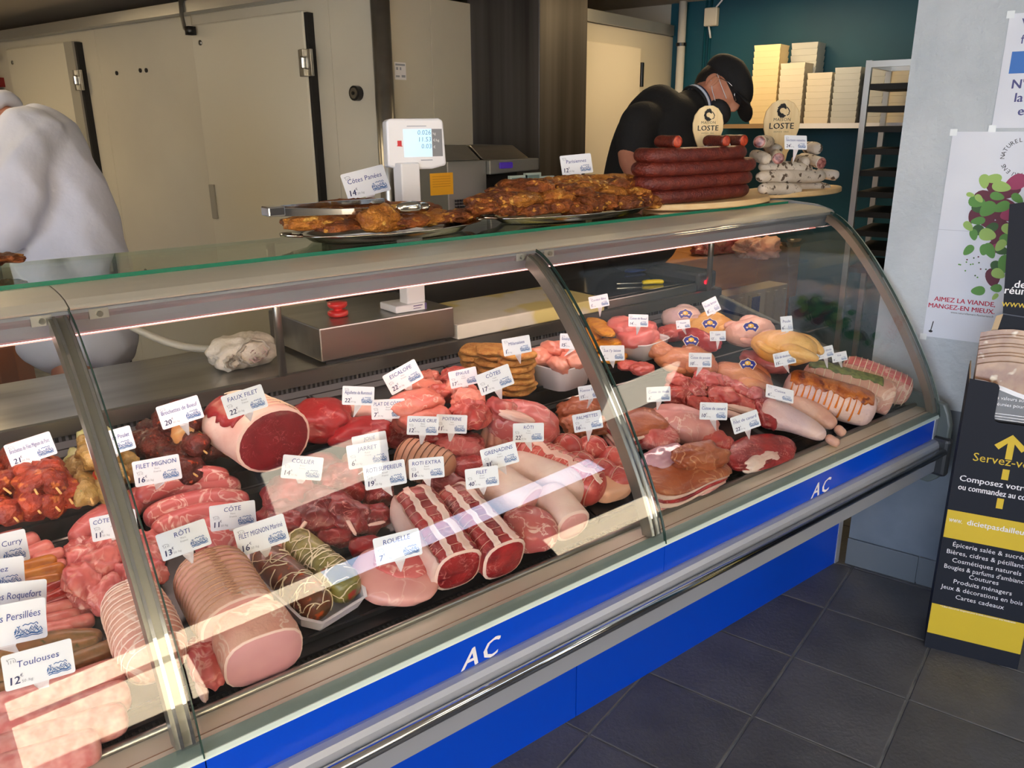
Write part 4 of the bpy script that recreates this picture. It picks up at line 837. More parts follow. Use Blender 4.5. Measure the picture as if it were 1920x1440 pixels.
for pts in ([(-20, 1245), (90, 1204), (192, 1196)], [(40, 1240), (120, 1222), (188, 1206)], [(120, 1250), (180, 1228), (228, 1208)], [(-20, 1280), (40, 1262), (110, 1250)], [(-20, 1310), (30, 1292), (90, 1280)], [(-20, 1345), (10, 1330), (60, 1310)]): link(L, pts, .0175, SAUSH, 'herb_sausage', 'brown green herb sausage around the Toulouses card', 'herb sausages')
for pts in ([(-40, 1345), (110, 1305), (235, 1258)], [(-40, 1385), (110, 1345), (245, 1300)], [(-40, 1425), (100, 1385), (240, 1342)], [(-40, 1462), (80, 1428), (190, 1392)]): link(L, pts, .029, SAUSB, 'thick_sausage', 'thick speckled pink sausage at the near left corner', 'thick pink sausages')

# ================================================================== price cards
LOGO = [[(-.5, -.1), (-.42, .12), (-.36, -.02), (-.28, .16), (-.2, -.04), (-.1, .1), (0, -.08), (.08, .16), (.16, -.02), (.24, .14), (.32, -.06), (.44, .1), (.5, -.1)],
        [(-.5, -.2), (-.3, -.14), (-.1, -.22), (.1, -.15), (.3, -.22), (.5, -.16)], [(-.45, -.12), (-.3, -.2), (-.16, -.08), (-.02, -.2), (.1, -.1), (.3, -.19), (.46, -.08)],
        [(-.46, -.3), (-.3, -.26), (-.1, -.3), (.1, -.25), (.34, -.3), (.5, -.26)], [(-.4, -.08), (-.34, .06), (-.28, -.1), (-.2, .08), (-.12, -.12), (-.04, .06), (.04, -.12), (.12, .06), (.2, -.1), (.28, .08), (.36, -.1)], [(-.5, .0), (-.44, .2), (-.38, .04), (-.33, .22)],
        [(-.2, .3), (-.1, .36), (0, .3), (.1, .37), (.2, .3), (.3, .38), (.36, .26)], [(.05, .05), (.12, .22), (.2, .06), (.26, .26), (.34, .08)], [(-.4, .3), (-.34, .24), (-.3, .32)]]
COW = [[(-.5, 0), (-.4, .3), (-.1, .36), (.3, .3), (.45, .05), (.4, -.3)], [(-.4, .0), (-.42, -.35)], [(-.1, .1), (-.15, -.35)], [(.2, .1), (.22, -.3)], [(-.5, .1), (-.62, .3), (-.5, .34)]]
SPIKE = mat('clear_white_plastic', (226, 222, 226), .3)
CARDS = []
def card(u, v, wpx, slope, title, price, tip, P, h, note=None, tall=.58, back=.26, yaw=.5):
    T_ = P(tip[0], tip[1], h); y = T_[1] + .002
    c = at_y(u, v, y - .004)
    toc = unit((CAM - c) * V(1, 1, 0)); n = unit((V(0, -1, 0) * (1 - yaw) + toc * yaw) + V(0, 0, back))
    Np = np.cross(ray(u, v), ray(u + 1, v + slope)); ex = unit(np.cross(n, Np))
    if ex @ CAM_R[0] < 0: ex = -ex
    ey = np.cross(n, ex); 
    pj = lambda p: V(((p - CAM) @ CAM_R[0]) / ((p - CAM) @ CAM_R[2]), ((p - CAM) @ CAM_R[1]) / ((p - CAM) @ CAM_R[2])) * FPX
    wd = .04 * wpx / abs((pj(c + ex * .02) - pj(c - ex * .02))[0]); ht = wd * tall
    sh = Sheet(c, ex, ey); g = G(); sh.slab(g, rrect(-wd / 2, -ht / 2, wd / 2, ht / 2, wd * .04), -.0006, 0.)
    lab = 'white price card reading %s%s' % (title, ' at %s euros' % price if price else '') + (' ' + note if note else '')
    o = build('price_card', g, PAPER, None, False, lab, 'price card')
    b0 = sh.p(0, -ht / 2 + .001, -.0004); g = G(); w0 = wd * .13; q = [b0 - ex * w0 + ey * .003, b0 + ex * w0 + ey * .003, b0 + ex * w0 * .8 - ey * .004, T_ + ex * .0008, T_ - ex * .0008, b0 - ex * w0 * .8 - ey * .004]
    g.prism(q, -n * .0012); build('spike', g, SPIKE, o)
    g = G(); caps = title.isupper()
    sh.text(g, title, 0, ht * (.19 if caps else .08), ht * .25, fit=wd * .86, shear=.1)
    if price: 
        sh.text(g, price, -wd * .42, -ht * .36, ht * .30, 'l', mi=1, shear=.1, bold=.004); x = -wd * .42 + ht * .30 * (glyphs(price, .1)[0][:, 0].max() - glyphs(price, .1)[0][:, 0].min())
        sh.text(g, '€', x + ht * .02, -ht * .19, ht * .12, 'l', mi=1); sh.text(g, '50 /kg', x + ht * .04, -ht * .36, ht * .11, 'l', mi=2, shear=.1)
    if caps:
        sh.text(g, 'Boeuf' if title in ('FAUX FILET', 'FILET', 'COLLIER', 'ROTI EXTRA', 'ROTI SUPERIEUR', 'LANGUE CRUE', 'PLAT DE CÔTES', 'JARRET') else 'Porc' if title in ('CÔTE', 'FILET MIGNON', 'CÔTE ECHINE', 'ROUELLE') or price == '13' else 'Veau', 0, ht * .06, ht * .1, mi=2)
        sh.text(g, 'France', 0, -ht * .06, ht * .1, mi=2)
    build('lettering', g, [INK, INKD, INKG], o)
    g = G()
    for pl in LOGO: sh.line(g, [(wd * (.27 + .34 * x), -ht * .24 + ht * .46 * yy) for x, yy in pl], wd * .014)
    build('farm_logo', g, mat('logo_blue', (44, 104, 170), .6), o)
    g = G(); s_ = ht * .2
    for pl in COW: sh.line(g, [(-wd * .36 + s_ * x, (ht * .0 if caps else ht * .3) + s_ * yy) for x, yy in pl], wd * .008)
    build('animal_sketch', g, INKG, o); CARDS.append(o); return o
for a in ((58, 843, 86, -.33, 'Brochettes de Filet Mignon de Porc', '21', (70, 878), U, .07), (208, 830, 84, -.28, 'Brochettes de Poulet', '17', (215, 862), U, .07), (338, 773, 78, -.31, 'Brochettes de Boeuf', '20', (355, 818), U, .075),
          (459, 753, 76, -.33, 'FAUX FILET', '22', (470, 790), U, .14), (295, 882, 88, -.19, 'FILET MIGNON', '16', (293, 918), L, .065), (214, 985, 86, -.22, 'CÔTE ECHINE', '11', (228, 1020), L, .055), (345, 1012, 92, -.36, 'RÔTI', '13', (362, 1058), L, .115, 'on the tied pork roast'),
          (437, 967, 86, -.15, 'CÔTE', '11', (446, 998), L, .05), (491, 1003, 94, -.33, 'FILET MIGNON Mariné', '16', (500, 1048), L, .065), (672, 742, 60, .03, 'Aiguillette de Rumsteak', '22', (663, 782), U, .075), (728, 767, 63, -.05, 'PLAT DE CÔTES', '7', (730, 802), L, .07),
          (756, 707, 60, -.56, 'ESCALOPE', '22', (773, 736), U, .075), (793, 798, 59, .02, 'LANGUE CRUE', '12', (789, 838), L, .085), (847, 795, 58, .03, 'POITRINE', '11', (843, 832), L, .06), (869, 708, 52, -.22, 'ÉPAULE', '17', (873, 730), U, .07),
          (928, 712, 62, -.38, 'CÔTES', '17', (941, 752), L, .12), (969, 648, 52, -.18, 'Milanaises', '1', (976, 682), U, .12), (1073, 640, 46, .03, 'Escalope de Poulet', '15', (1058, 668), U, .10), (1123, 565, 36, -.2, 'Cordon Bleu', '1', (1125, 594), U, .095),
          (1197, 601, 37, .03, 'Cuisse de Boeuf', '14', (1194, 628), U, .10), (1148, 662, 46, -.02, 'Sot l\'y laisse', '9', (1150, 690), U, .04), (1106, 735, 42, -.16, 'Poitrine Fumée', '15', (1101, 766), L, .075), (1102, 790, 54, -.2, 'PALMETTES', '16', (1103, 828), L, .07),
          (991, 811, 58, -.03, 'RÔTI', '22', (997, 846), L, .095, 'on the brick red veal roast'), (937, 855, 66, -.28, 'GRENADINS', '31', (950, 890), L, .10), (904, 895, 62, -.14, 'FILET', '40', (907, 928), L, .09), (800, 878, 66, -.1, 'ROTI EXTRA', '16', (806, 916), L, .09),
          (722, 890, 78, -.18, 'ROTI SUPERIEUR', '19', (736, 930), L, .09), (567, 877, 76, .08, 'COLLIER', '14', (562, 912), L, .06), (690, 852, 76, -.18, 'JARRET', '6', (668, 892), L, .055), (694, 832, 64, -.2, 'JOUE', '13', (694, 862), L, .055),
          (746, 1025, 86, -.26, 'ROUELLE', '7', (752, 1072), L, .05), (1281, 608, 26, -.12, 'Pintade', '9', (1288, 630), U, .06), (1346, 630, 30, -.02, 'Lapin', '12', (1345, 655), U, .05), (1313, 675, 43, .02, 'Cuisse de poulet', '10', (1305, 706), L, .075),
          (1235, 739, 45, -.05, 'Cuisse de dinde', '6', (1232, 769), L, .085), (1338, 771, 52, .03, 'Cuisse de canard', '10', (1343, 808), L, .055), (1398, 791, 50, -.34, 'Filet de canard', '22', (1405, 824), L, .04), (1471, 672, 40, -.22, 'Rôti de dindonneau', '15', (1480, 700), L, .11),
          (1546, 661, 34, -.24, 'Rôti de dinde', '12', (1552, 692), L, .10), (1574, 669, 28, -.2, 'Rôti', '9', (1580, 694), L, .095, 'at the right end'),
          (-8, 1034, 122, -.24, 'Saucisses Curry', '13', (10, 1080), L, .04), (-14, 1080, 122, -.16, 'Merguez', '12', (0, 1130), L, .035), (14, 1130, 150, -.12, 'Saucisses Roquefort', '13', (20, 1185), L, .03), (10, 1172, 158, -.2, 'Saucisses Persillées', '12', (36, 1225), L, .03),
          (73, 1246, 132, -.28, 'Toulouses', '12', (92, 1306), L, .036), (686, 342, 80, -.26, 'Côtes Panées', '14', (699, 374), S, .06), (1081, 308, 58, -.1, 'Parisiennes', '12', (1088, 340), S, .09), (1345, 287, 54, -.22, 'Chorizo', '20', (1340, 332), S, .09), (1492, 267, 42, .03, 'Saucisson noisettes', '24', (1487, 304), S, .13)):
    card(*a)
card(1334, 574, 26, -.5, 'Poulet fermier', '8', (1326, 598), U, .085, tall=.9); card(1475, 607, 22, -.1, 'Poule', '6', (1463, 628), U, .11, tall=1.2); card(1462, 738, 52, .25, 'Cuisse', '6', (1484, 758), L, .05, back=1.2, tall=.6)
# ================================================================== on the glass shelf
SILVER = mat('silver_tray', (206, 202, 192), .16, 1.)
def oval_tray(x, y, a, b, label):
    t = thing('silver_tray', (x, y, SHELF_Z), label, 'tray'); g = G(); n = 56; an = np.linspace(0, 2 * pi, n, endpoint=False); rings = []
    for s, z, wv in ((.70, .0015, 0), (.80, .003, 0), (.86, .014, 0), (.97, .021, .012), (1.0, .022, .02), (.985, .0245, .02), (.86, .017, 0), (.78, .006, 0), (.1, .006, 0)):
        k = 1 + wv * np.cos(an * 14); rings.append(np.stack([x + a * s * k * np.cos(an), y + b * s * k * np.sin(an), np.full(n, SHELF_Z + z)], 1))
    m = len(rings); g.add(np.concatenate(rings), [(i * n + j, i * n + (j + 1) % n, (i + 1) * n + (j + 1) % n, (i + 1) * n + j) for i in range(m - 1) for j in range(n)] + [tuple(range(n))[::-1], tuple(range((m - 1) * n, m * n))]); build('plate', g, SILVER, t, True)
    for s in (-1, 1):
        g = G(); g.tube([(x + s * a * .95, y - .035, SHELF_Z + .024), (x + s * (a + .018), y - .02, SHELF_Z + .026), (x + s * (a + .024), y, SHELF_Z + .026), (x + s * (a + .018), y + .02, SHELF_Z + .026), (x + s * a * .95, y + .035, SHELF_Z + .024)], .004, 8); build('handle', g, SILVER, t, True)
    return t
xa, xb = at_y(548, 440, 1.84)[0], at_y(892, 410, 1.84)[0]; oval_tray((xa + xb) / 2, 1.845, (xb - xa) / 2, .135, 'oval silver tray of breaded chops with steel tongs')
xa, xb = at_y(905, 410, 1.84)[0], at_y(1222, 385, 1.84)[0]; oval_tray((xa + xb) / 2, 1.845, (xb - xa) / 2 * .97, .135, 'oval silver tray heaped with fried Parisian cutlets')
def fried(u, v, y, wpx, hpx, dp, m, name, label, group, ang=0., seg=4, amp=.2):
    c = at_y(u, v, y); k = (c - CAM) @ CAM_R[2] / FPX; s = (wpx * k / 2 / .8, dp, hpx * k / 2)
    vf = (meat_form(ICO[seg][0], s, amp * 1.5, 2.1, seed(), 2.5) @ rotz(ang) + c, ICO[seg][1]); p = vf[0]; nn = (p - c) / (np.linalg.norm(p - c, axis=1)[:, None] + 1e-6); p += nn * (.0022 * wob(p, seed(), 200) + .0012 * wob(p, seed(), 520))[:, None]; p[:, 2] = np.maximum(p[:, 2], SHELF_Z + .0075)
    return build(name, G().add(p, vf[1]), m, None, True, label, 'fried meat', group)
for k, (u, v, y, w_, h) in enumerate(((590, 414, 1.79, 95, 26), (560, 418, 1.83, 50, 20), (655, 412, 1.83, 75, 24), (705, 408, 1.76, 75, 46), (662, 385, 1.90, 85, 20), (760, 415, 1.78, 70, 22), (800, 408, 1.84, 75, 26), (840, 408, 1.82, 70, 24), (785, 396, 1.88, 60, 28), (735, 392, 1.90, 70, 24), (862, 404, 1.87, 50, 20), (640, 424, 1.77, 80, 18), (725, 424, 1.79, 70, 16), (690, 384, 1.93, 70, 22), (610, 400, 1.88, 70, 22))):
    fried(u, v, y, w_, h, .04, FRIED if k % 3 else FRIEDY, 'breaded_chop', 'browned breaded pork chop on the tray with the tongs', 'breaded chops on the silver tray', RND.uniform(-.5, .5))
for k, (u, v, y, w_, h) in enumerate(((925, 378, 1.80, 95, 34), (985, 376, 1.79, 90, 26), (905, 388, 1.78, 60, 26), (950, 392, 1.78, 60, 24), (1000, 392, 1.77, 60, 22), (1045, 385, 1.77, 50, 28), (1075, 390, 1.78, 50, 24), (1105, 382, 1.78, 46, 30), (1135, 380, 1.78, 42, 26), (1165, 380, 1.78, 50, 26), (1195, 378, 1.79, 46, 30), (1222, 376, 1.80, 46, 26), (990, 352, 1.86, 80, 28), (1055, 358, 1.84, 80, 30), (1020, 350, 1.88, 70, 28), (1110, 352, 1.86, 90, 26), (1165, 350, 1.86, 80, 30), (1210, 356, 1.86, 60, 28), (1060, 340, 1.91, 80, 20), (1130, 338, 1.91, 90, 20), (1090, 365, 1.81, 60, 26), (1145, 364, 1.82, 60, 26), (1040, 370, 1.80, 60, 26), (1190, 362, 1.82, 50, 24), (945, 362, 1.85, 70, 26), (1075, 348, 1.87, 70, 24))):
    fried(u, v, y, w_, h, .04, FRIEDY if h < 29 and v < 380 and k % 4 else FRIED, 'fried_cutlet', 'golden fried cutlet heaped on the second silver tray', 'fried Parisian cutlets', RND.uniform(-.6, .6))
fried(2, 485, 1.88, 55, 22, .05, FRIED, 'fried_piece', 'fried piece on the glass shelf at the far left edge', None)
t = thing('serving_tongs', at_y(510, 398, 1.74), 'stainless serving tongs lying across the tray of breaded chops', 'tongs')
def bar(pts, w0, th, name, m=CHROME):
    g = G(); P = np.array([at_y(*p) for p in pts]); n = len(P); w_ = np.broadcast_to(w0, n); vs = []
    for p, q in zip(P, w_): vs += [p + V(0, -th, -q / 2), p + V(0, th, -q / 2), p + V(0, th, q / 2), p + V(0, -th, q / 2)]
    g.add(vs, [(4 * i + a, 4 * i + (a + 1) % 4, 4 * i + 4 + (a + 1) % 4, 4 * i + 4 + a) for i in range(n - 1) for a in range(4)] + [(0, 1, 2, 3), (4 * n - 1, 4 * n - 2, 4 * n - 3, 4 * n - 4)]); return build(name, g, m, t, False, bevel=.0008)
bar([(502, 398, 1.735), (545, 398, 1.735), (640, 397, 1.74), (735, 394, 1.75)], [.018, .018, .014, .016], .003, 'tong_arm'); bar([(502, 395, 1.77), (545, 390, 1.79), (620, 382, 1.83), (720, 376, 1.87)], [.018, .016, .012, .012], .003, 'tong_arm')
g = G(); a_ = at_y(500, 397, 1.75); g.box(a_ + V(-.004, -.02, -.01), a_ + V(.035, .022, .011)); build('hinge_block', g, CHROME, t, bevel=.003)
g = G(); c = at_y(768, 389, 1.76); vf = blob(c, (.036, .012, .014), None, .06, 2, 3, 3, 2.6); build('scoop', g.merge(vf), SILVER, t, True); vf = blob(at_y(792, 388, 1.80), (.02, .022, .012), None, .1, 3, 4, 3); build('scoop', G().merge(vf), SILVER, t, True)
WOOD = mat('pale_board_wood', (238, 208, 158), .55, var=((228, 190, 134), 8, 4), stretch=(.6, 6, 6), bump=(40, .1))
SIGNW = mat('sign_wood', (240, 216, 166), .5, var=((228, 198, 142), 7, 4), stretch=(6, 6, .7), bump=(40, .08))
def board(u0, u1, v, y, b, lab):
    xa, xb = at_y(u0, v, y)[0], at_y(u1, v, y)[0]; g = G(); a = (xb - xa) / 2; x = (xa + xb) / 2
    g.lathe([(0.001, .001), (.97, .001), (1, .004), (1, .018), (.985, .021), (.001, .021)], (x, y, SHELF_Z), 48, 0, a, b); return build('wooden_board', g, WOOD, None, False, lab, 'board'), x
b1, bx1 = board(1216, 1428, 382, 1.815, .125, 'pale oval wooden board under the stacked chorizo'); b2, bx2 = board(1400, 1560, 362, 1.87, .125, 'pale round wooden board under the floury dry sausages')
CHOR = mat('chorizo_skin', (84, 22, 16), .45, coat=.1, var=((116, 42, 26), 40, 6), bump=(140, .6), rnd=.1)
CHORC = mat('chorizo_cut', (150, 22, 10), .35, coat=.3, var=((206, 84, 40), 90, 3))
for k, (v, u0, u1) in enumerate(((368, 1236, 1418), (343, 1228, 1424), (317, 1230, 1432), (289, 1236, 1414))):
    y0 = 1.745; p0, p1 = at_y(u0, v, y0), at_y(u1, v - 6, y0); xa, xb = p0[0] + .023, p1[0] - .023; z = SHELF_Z + .0215 + .0235 + .0425 * k; x, a, b = (xa + xb) / 2, (xb - xa) / 2 + .006, .062; P = []
    for i in range(26):
        an = radians(110) + radians(320) * i / 25; c_, s_ = cos(an), sin(an); q = (abs(c_) ** 3 + abs(s_) ** 3) ** (-1 / 3); P.append((x + a * q * c_, 1.815 + b * q * s_, z))
    l = Loft(P, .0232, .0232, 14, 14, amp=.025, k=2, seed=seed(), nt=70, na=14, ex=2.); build('chorizo', l.g(), CHOR, None, True, 'dark red chorizo loop, ' + ('lowest', 'second from below', 'third from below', 'topmost')[k] + ' of the stack on the board', 'sausage', 'chorizo loops')
zt = SHELF_Z + .0215 + .0425 * 4
for u, v, i in ((1270, 266, 'left'), (1361, 268, 'behind the sign'), (1394, 268, 'right')):
    p = at_y(u, v, 1.77); p = V(p[0], 1.77, max(p[2], zt + .018)); l = Loft([p + V(.015, .10, 0), p], .02, .02, 6, 0, amp=.04, seed=seed(), na=14, ex=2.); o = build('chorizo_end', l.g(), CHOR, None, True, 'cut chorizo end on top of the stack, ' + i, 'sausage'); build('cut_face', l.cap(1, .9, .002), [CHORC, CHOR], o, True)
FLOUR = mat('floury_rind', (226, 216, 204), .75, var=((206, 194, 178), 16, 4), spots=((96, 80, 66), 42, .58), bump=(60, .35), rnd=.05)
SAUC = mat('dry_sausage_cut', (92, 24, 26), .4, coat=.2, var=((190, 130, 120), 90, 2))
for k, (a, b, y0, y1, r, cut) in enumerate((((1424, 354), (1500, 356), 1.80, 1.775, .022, 0), ((1470, 350), (1545, 352), 1.87, 1.80, .022, 0), ((1420, 332), (1545, 330), 1.82, 1.79, .025, 0), ((1425, 312), (1520, 318), 1.84, 1.80, .023, 0), ((1520, 350), (1556, 356), 1.86, 1.80, .021, 0), ((1530, 325), (1572, 330), 1.88, 1.82, .021, 0), ((1412, 290), (1440, 300), 1.90, 1.80, .022, 0), ((1445, 268), (1424, 266), 1.93, 1.80, .022, 1), ((1452, 290), (1459, 297), 1.92, 1.775, .021, 1), ((1500, 296), (1540, 306), 1.93, 1.80, .023, 1), ((1490, 300), (1512, 304), 1.92, 1.79, .02, 0), ((1510, 276), (1536, 280), 1.93, 1.84, .023, 0), ((1436, 276), (1462, 282), 1.95, 1.86, .02, 0))):
    A, B = at_y(*a, y0), at_y(*b, y1); l = Loft([A, (A + B) / 2 + V(0, 0, .002), B], r, r, 5, 0 if cut else 5, amp=.06, k=2, seed=seed(), na=14, nt=16, ex=2.)
    o = build('dry_sausage', l.g(), FLOUR, None, True, 'floury dry sausage ' + ('with dark red cut end' if cut else 'lying whole') + ' on the round board', 'sausage', 'cut dry sausages' if cut else 'whole dry sausages')
    if cut: build('cut_face', l.cap(1, .93, .002), [SAUC, FLOUR], o, True)
def paddle_sign(u, v, y, wpx, label, bot, lean=.03):
    c = at_y(u, v, y); k = (c - CAM) @ CAM_R[2] / FPX; r = wpx * k / 2; n = unit((CAM - c) * V(1, 1, 0) * .7 + V(-.0, -.6, .0) + V(0, 0, .06)); ex = unit(np.cross(V(0, 0, 1), n)); sh = Sheet(c, ex, np.cross(n, ex)); pr = []
    low = -(c[2] - at_y(bot[0], bot[1], y)[2])
    prof = [(r * .32, low), (r * .34, -r * 2.4), (r * .45, -r * 1.7), (r * .8, -r * .95), (r * .98, -r * .35), (r, .1 * r), (r * .9, r * .6), (r * .6, r * 1.02), (r * .25, r * 1.2)]
    pr = prof + [(-x, z) for x, z in prof[::-1]]; g = G(); sh.slab(g, pr, -.012, 0.); o = build('paddle_sign', g, SIGNW, None, False, label, 'sign', bevel=.002)
    g = G()
    for q in range(15):       # mane: swept strands around a face in profile
        a0 = radians(30 + q * 17); P = [(r * (.36 - .014 * s_) * .9 * cos(a0 + s_ * .13) * (.55 + .09 * s_), r * .62 + r * .36 * sin(a0 + s_ * .13) * (.45 + .1 * s_)) for s_ in range(7)]
        sh.line(g, P, r * (.11 if q % 2 else .07), .0008)
    sh.line(g, [(r * .2, r * .82), (r * .3, r * .72), (r * .38, r * .58), (r * .34, r * .5), (r * .36, r * .44), (r * .24, r * .36)], r * .05, .0008)
    build('lion_emblem', g, INKB, o); g = G()
    sh.text(g, 'MAISON', 0, r * .06, r * .24, spacing=1.1); sh.text(g, 'LOSTE', 0, -r * .36, r * .46, bold=.004, spacing=1.06); sh.text(g, 'DEPUIS 1865', 0, -r * .56, r * .11, spacing=1.4); build('lettering', g, INKB, o); return o
paddle_sign(1328, 234, 1.90, 57, 'wooden paddle sign with lion emblem behind the chorizo stack', (1312, 330)); paddle_sign(1466, 229, 1.955, 66, 'wooden paddle sign with lion emblem behind the dry sausages', (1466, 312))

# ================================================================== on the steel worktop
z1 = 1.062; FL, FR, BL = at_y(598, 616, 1.99), at_y(849, 579, 1.99), at_z(502, 581, z1); FL[2] = FR[2] = z1; FR[1] = 1.985
t = thing('shop_scale', (FL + FR) / 2 * V(1, 1, 0) + V(0, .15, WORK_Z), 'stainless shop scale with white customer display on a pole', 'scale')
BR = FR + BL - FL; g = G(); g.prism([FL, FR, BR, BL], (0, 0, WORK_Z + .012 - z1)); build('platform', g, STEEL, t, bevel=.004)
g = G(); g.prism([q * .9 + (FL + BR) / 2 * .1 + V(0, 0, WORK_Z + .012 - z1) for q in (FL, FR, BR, BL)], (0, 0, -.012)); build('base', g, BLACK, t)
pb = at_z(783, 582, z1); g = G(); g.box(pb + V(-.075, -.005, .0005), pb + V(.03, .09, .022)); build('pole_foot', g, WHITE, t, bevel=.004)
dc = at_y(781, 270, pb[1] + .02); g = G(); g.box(pb + V(-.03, .005, .02), V(pb[0] + .032, pb[1] + .05, dc[2] - .05)); build('pole', g, WHITE, t, bevel=.004)
k = (dc - CAM) @ CAM_R[2] / FPX; n = unit((CAM - dc) * V(1, 1, 0) * .55 + V(0, -1.2, .10)); ex = unit(np.cross(V(0, 0, 1), n)); sh = Sheet(dc, ex, np.cross(n, ex)); W2, H2 = 56 * k * 1.02, 46 * k
g = G(); sh.slab(g, [(-W2, -H2 * .86), (-W2 * .5, -H2), (W2 * .5, -H2), (W2, -H2 * .86), (W2 * .95, H2 * .9), (W2 * .8, H2), (-W2 * .85, H2), (-W2 * .97, H2 * .9)], -.05, 0.); dsp = build('display_head', g, WHITE, t, bevel=.006)
g = G(); sh.rect(g, -W2 * .43, -H2 * .5, W2 * .52, H2 * .58, .0008); build('lcd_screen', g, mat('lcd_blue', (170, 216, 238), .2, emit=((168, 214, 240), .55)), dsp)
g = G(); sh.rect(g, W2 * .53, -H2 * .5, W2 * .88, H2 * .58, .0008); build('unit_panel', g, mat('unit_grey', (120, 122, 128), .4), dsp)
g = G()
for i, s_ in enumerate(('0.026', '11.53', '0.03')): sh.text(g, s_, W2 * .5, H2 * (.36 - .27 * i), H2 * .26, 'r', .0014, shear=.08)
build('digits', g, mat('lcd_digits', (96, 132, 150), .4), dsp); g = G()
for i, s_ in enumerate(('kg', '€/kg', '€')): sh.text(g, s_, W2 * .57, H2 * (.36 - .27 * i), H2 * .14, 'l', .0014)
build('unit_lettering', g, WHITE, dsp); g = G(); sh.rect(g, -W2 * .64, -H2 * .06, -W2 * .5, H2 * .14, .0008); sh.line(g, [(-W2 * .66, -.06 * H2), (-W2 * .48, -.08 * H2)], H2 * .03, .001); build('red_emblem', g, mat('emblem_red', (196, 30, 44), .5), dsp)
g = G(); sh.rect(g, -W2 * .3, H2 * .68, W2 * .36, H2 * .71, .0008); sh.rect(g, W2 * .12, -H2 * .66, W2 * .52, -H2 * .62, .0008); build('print_lines', g, INKG, dsp)
sh = Sheet(pb + V(.0, -.0062, .012), V(1, 0, 0), V(0, 0, 1)); g = G(); sh.rect(g, -.022, -.0105, .028, .0095, .0004); sh.rect(g, .021, -.0105, .028, .0095, .0008, 1); sh.rect(g, -.018, .003, .014, .006, .0008, 1); sh.rect(g, -.018, -.004, .008, -.002, .0008, 1); build('rating_label', g, [WHITE, mat('violet_print', (96, 84, 132), .5)], t)
RED = mat('red_plastic', (214, 36, 40), .3, coat=.3); pb2 = at_z(634, 592, z1 + .0005); g = G(); g.lathe([(.001, 0), (.026, 0), (.029, .004), (.029, .013), (.024, .016), (.012, .018), (.012, .022), (.024, .025), (.028, .03), (.028, .04), (.001, .042)], pb2, 28); build('red_weight', g, RED, None, True, 'red spool shaped weight standing on the steel scale', 'weight')
g = G(); a_, b_ = at_y(852, 645, 1.985), at_y(1134, 570, 1.985); zt = 1.004; q = [V(a_[0] + .012, 1.982, zt), V(b_[0], 1.985, zt), V(b_[0] + .0, 2.29, zt), V(a_[0] + .012, 2.29, zt)]; g.prism(q, (0, 0, WORK_Z + .0008 - zt)); build('cutting_board', g, mat('used_board', (232, 226, 208), .5, spots=((222, 206, 130), 4.5, .52), bump=(40, .1), var=((224, 218, 200), 20, 4)), None, False, 'thick white cutting board with yellow stains beside the scale', 'board', bevel=.004)
# weighing plate at the right with yellow knife
a_ = at_y(1140, 590, 1.99); X_0 = a_[0]; t = thing('weighing_plate', (X_0 + .25, 2.15, WORK_Z), 'black topped bench scale with steel front edge right of the cutting board', 'scale')
g = G(); g.box((X_0, 1.99, .958), (X_0 + .48, 2.34, .992)); build('scale_body', g, STEEL, t, bevel=.004); g = G(); g.box((X_0 + .004, 1.995, .9925), (X_0 + .476, 2.335, 1.0)); build('black_plate', g, mat('gloss_black', (14, 14, 16), .12, coat=.5), t, bevel=.002)
g = G(); g.box((X_0 + .485, 1.99, .958), (X_0 + .60, 2.34, 1.03)); build('control_end', g, mat('dark_grey_plastic', (52, 54, 56)), t, bevel=.012); g = G(); g.tube([(X_0 + .53, 1.985, .99), (X_0 + .53, 1.99, .99)], .008, 12); build('red_button', g, mat('red_glow', (220, 20, 40), emit=((255, 20, 40), 1.5)), t)
p0, p1 = at_z(1204, 530, 1.008), at_z(1244, 528, 1.008); l = Loft([p0, (p0 + p1) / 2 + V(0, 0, .002), p1], .013, .009, 5, 5, amp=.06, seed=8, na=12); o = build('knife', l.g(), mat('yellow_handle', (236, 214, 12), .35), None, True, 'knife with bright yellow handle lying on the black plate', 'knife'); d = unit(p0 - p1)
g = G(); q = np.cross(d, V(0, 0, 1)); g.prism([p0 + q * .012, p0 + d * .05 + q * .011, p0 + d * .1, p0 - q * .008], (0, 0, .0015)); build('blade', g, CHROME, o)
g = G(); p0 = at_z(1215, 515, 1.001); g.merge(blob(p0 + V(.03, .08, .008), (.09, .04, .006), rotz(.1), .15, 3, 31)); build('blue_cloth', g, mat('blue_cloth', (30, 62, 140), .8), None, True, 'folded blue cloth behind the yellow knife', 'cloth')
# crumpled towel
CLOTH = mat('white_towel', (224, 216, 202), .9, var=((206, 196, 178), 18, 3), bump=(90, .4)); CLOTHP = mat('stained_towel', (222, 176, 174), .9, var=((226, 200, 190), 10, 3), bump=(90, .4))
tc_ = K(468, 690, 0.) + V(0, .035, 0); g = G()
v_, f_ = ICO[4]; p = meat_form(v_, (.078, .058, .046), .26, 2.3, 77, 2.4, .85); p[:, 2] += .04; o = build('towel', G().add(p + tc_, f_), CLOTH, None, True, 'crumpled white towel with pink stains on the steel worktop', 'towel')
def ribbon(nm, mm, r0, r1, turns, cx, cz, ph, w_):
    g = G()
    def fn(a, b):
        an = ph + turns * 2 * pi * a; r = r0 + (r1 - r0) * a + .002 * sin(9 * an); return tc_ + V(cx + r * cos(an), -.036 - .026 * b - .006 * sin(3 * an + 1), cz + r * .82 * sin(an) + .003 * sin(14 * b))
    g.grid(fn, 70, 8); build(nm, g, mm, o, True)
